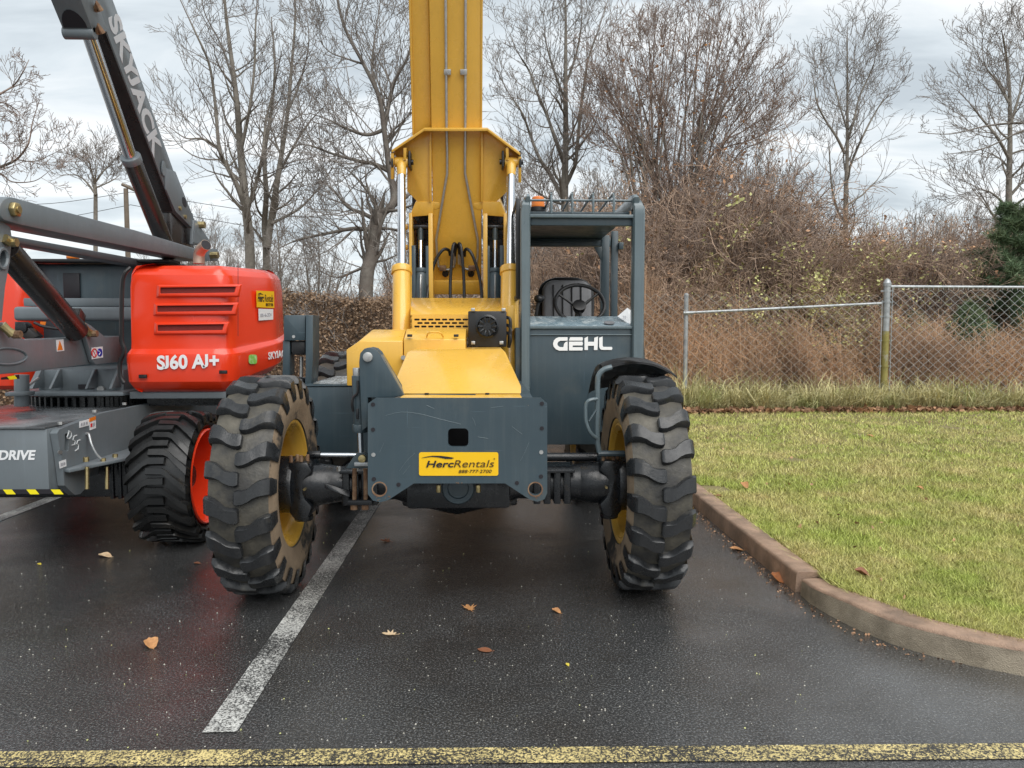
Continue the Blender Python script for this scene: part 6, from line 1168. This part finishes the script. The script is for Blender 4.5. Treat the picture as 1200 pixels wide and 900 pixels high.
# ------------------------------------------------------------------ fallen leaves on the asphalt
def leaf_thing(px, py, z, size, shape, m, label, rot=0, curl=.35, cat='leaf'):
    c = gz(px, py, z); b = B(); 
    if shape == 'oak': prof = [(0, -1), (.12, -.6), (.5, -.75), (.3, -.35), (.95, -.25), (.4, .0), (.85, .45), (.3, .35), (.25, .8), (0, 1.05), (-.25, .75), (-.3, .35), (-.9, .5), (-.4, .02), (-.95, -.3), (-.3, -.35), (-.5, -.8), (-.12, -.6)]
    else: prof = [(0, -1), (.35, -.8), (.62, -.35), (.7, .1), (.5, .55), (.2, .8), (0, 1), (-.25, .78), (-.55, .5), (-.68, .05), (-.6, -.4), (-.3, -.8)]
    cr, sr = math.cos(rot), math.sin(rot); pts = []
    for x, y in prof: 
        zz2 = .004+size*curl*(x*x*.9+max(0, y)*.35+.06*math.sin(9*x+7*y)); X0, Y0 = x*size*.5, y*size*.5; pts.append(Vector((c.x+X0*cr-Y0*sr, c.y+X0*sr+Y0*cr, z+zz2)))
    cen = b.v((c.x, c.y, z+.004)); vs = [b.v(p) for p in pts]
    for i in range(len(vs)): b.bm.faces.new((cen, vs[i], vs[(i+1) % len(vs)]))
    ext = bmesh.ops.extrude_face_region(b.bm, geom=b.bm.faces[:]); bmesh.ops.translate(b.bm, verts=[v for v in ext['geom'] if isinstance(v, bmesh.types.BMVert)], vec=(0, 0, .0016))
    p = pts[0]; b.tube([p, p+Vector((sr*.3, -cr*.3, .1))*size*.5], .0018, 5)
    o = b.done('fallen_leaf', m, None, smooth=60); return tag(o, label, cat, 'fallen leaves')
M['leaftan'] = mat('tan_leaf', (.50, .25, .10), .6, col2=(.32, .15, .06), nscale=40, var=.25, space='World'); M['leafpale'] = mat('pale_leaf', (.62, .47, .30), .6, col2=(.45, .3, .16), nscale=40, var=.2, space='World'); M['leafbrown'] = mat('brown_leaf', (.22, .085, .04), .6, nscale=40, var=.3, space='World'); M['leafyellow'] = mat('yellow_leaf', (.6, .48, .06), .6, nscale=40, var=.15, space='World'); M['leafrust'] = mat('rust_leaf', (.36, .13, .04), .5, nscale=40, var=.3, space='World')
for a in ((123, 653, 0, .085, 'oval', 'leafpale', 'pale cream folded leaf on the asphalt near the red rimmed wheel', 1.4, .45), (177, 757, 0, .085, 'oval', 'leaftan', 'curled orange tan leaf alone on the open asphalt at left', .6, .6), (550, 714, 0, .075, 'oak', 'leaftan', 'pointed star shaped oak leaf below the middle of the grey front plate', .4, .25), (457, 744, 0, .07, 'oak', 'leafpale', 'flat pale pointed leaf right of the white bay line', 1.5, .15),
          (452, 635, 0, .08, 'oak', 'leafbrown', 'brown pointed leaf under the axle beside the white bay line', 1.2, .25), (652, 718, 0, .05, 'oval', 'leaftan', 'small curled leaf between the oak leaf and the right big tyre', .9, .6), (568, 763, 0, .065, 'oval', 'leafbrown', 'dull dark brown wet leaf stuck flat to the asphalt', 1.3, .1), (863, 645, 0, .085, 'oval', 'leaftan', 'tan leaf lying beside the kerb right of the big tyre', 1.4, .35),
          (911, 680, 0, .10, 'oval', 'leafrust', 'rust brown leaf propped against the kerb joint', .2, .7), (665, 780, 0, .022, 'oval', 'leafyellow', 'tiny yellow leaf scrap on the dark asphalt', .3, .3), (872, 571, .13, .095, 'oval', 'leaftan', 'upright tan leaf on the lawn near the kerb', .2, .8), (1010, 674, .135, .075, 'oval', 'leafbrown', 'crumpled brown leaf on the lawn edge near the curved kerb', 1.0, .8), (843, 582, .115, .08, 'oval', 'leafbrown', 'dark red leaf lying on top of the straight kerb', 1.3, .2),
          (46, 662, 0, .03, 'oval', 'leafyellow', 'tiny yellowish leaf left of the pale cream leaf', 1, .3), (231, 661, 0, .04, 'oval', 'leafbrown', 'small brown leaf in front of the red rimmed wheel', 1.5, .3), (1078, 573, .135, .06, 'oval', 'leaftan', 'small tan leaf in the middle of the lawn', .5, .6), (1020, 512, .13, .09, 'oval', 'leaftan', 'tan leaf on the far lawn toward the fence', .7, .5)):
    leaf_thing(a[0], a[1], a[2], a[3]*1.15, a[4], M[a[5]], a[6], a[7], a[8])
# small grit on the wet asphalt
n = 700; u = rng.random(n); yy = 1/(1/2.6+(1/8-1/2.6)*u); xx = rng.uniform(-.7, .45, n)*yy; xx = np.minimum(xx, 1.8); s = rng.uniform(.002, .0045, n); c = np.stack([xx, yy, s*.3], 1)
off = np.array([[1, 0, 0], [0, 1, 0], [-1, 0, 0], [0, -1, 0], [0, 0, 1.0]]); V = (c[:, None]+off[None]*s[:, None, None]*rng.uniform(.7, 1.3, (n, 5, 1))).reshape(-1, 3); f = np.array([[0, 1, 4], [1, 2, 4], [2, 3, 4], [3, 0, 4]]); F = (f[None]+(np.arange(n)*5)[:, None, None]).reshape(-1, 3)
kn = 420; ky = rng.uniform(3.4, 8, kn); kx = np.where(ky > 4.4, 1.84, np.interp(ky, [3.3, 3.66, 4.08, 4.42], [2.4, 2.0, 1.86, 1.84]))-np.abs(rng.normal(0, .05, kn))-.01
leaves('kerb_litter', np.stack([kx, ky, np.full(kn, .004)], 1), .013, M['deadleaf'], None, .25, 1.2)['kind'] = 'stuff'
fn_ = 120; fy = 1/(1/2.6+(1/9-1/2.6)*rng.random(fn_)); fx = np.minimum(rng.uniform(-.7, .45, fn_)*fy, 1.75)
leaves('leaf_crumbs', np.stack([fx, fy, np.full(fn_, .003)], 1), .007, M['palegreen'], None, .2, 1.2)['kind'] = 'stuff'
M['grit'] = mat('pale_grit', (.4, .38, .33), .7, nscale=3, var=.2, island=.5); mesh_np('grit', V, F, M['grit'])['kind'] = 'stuff'
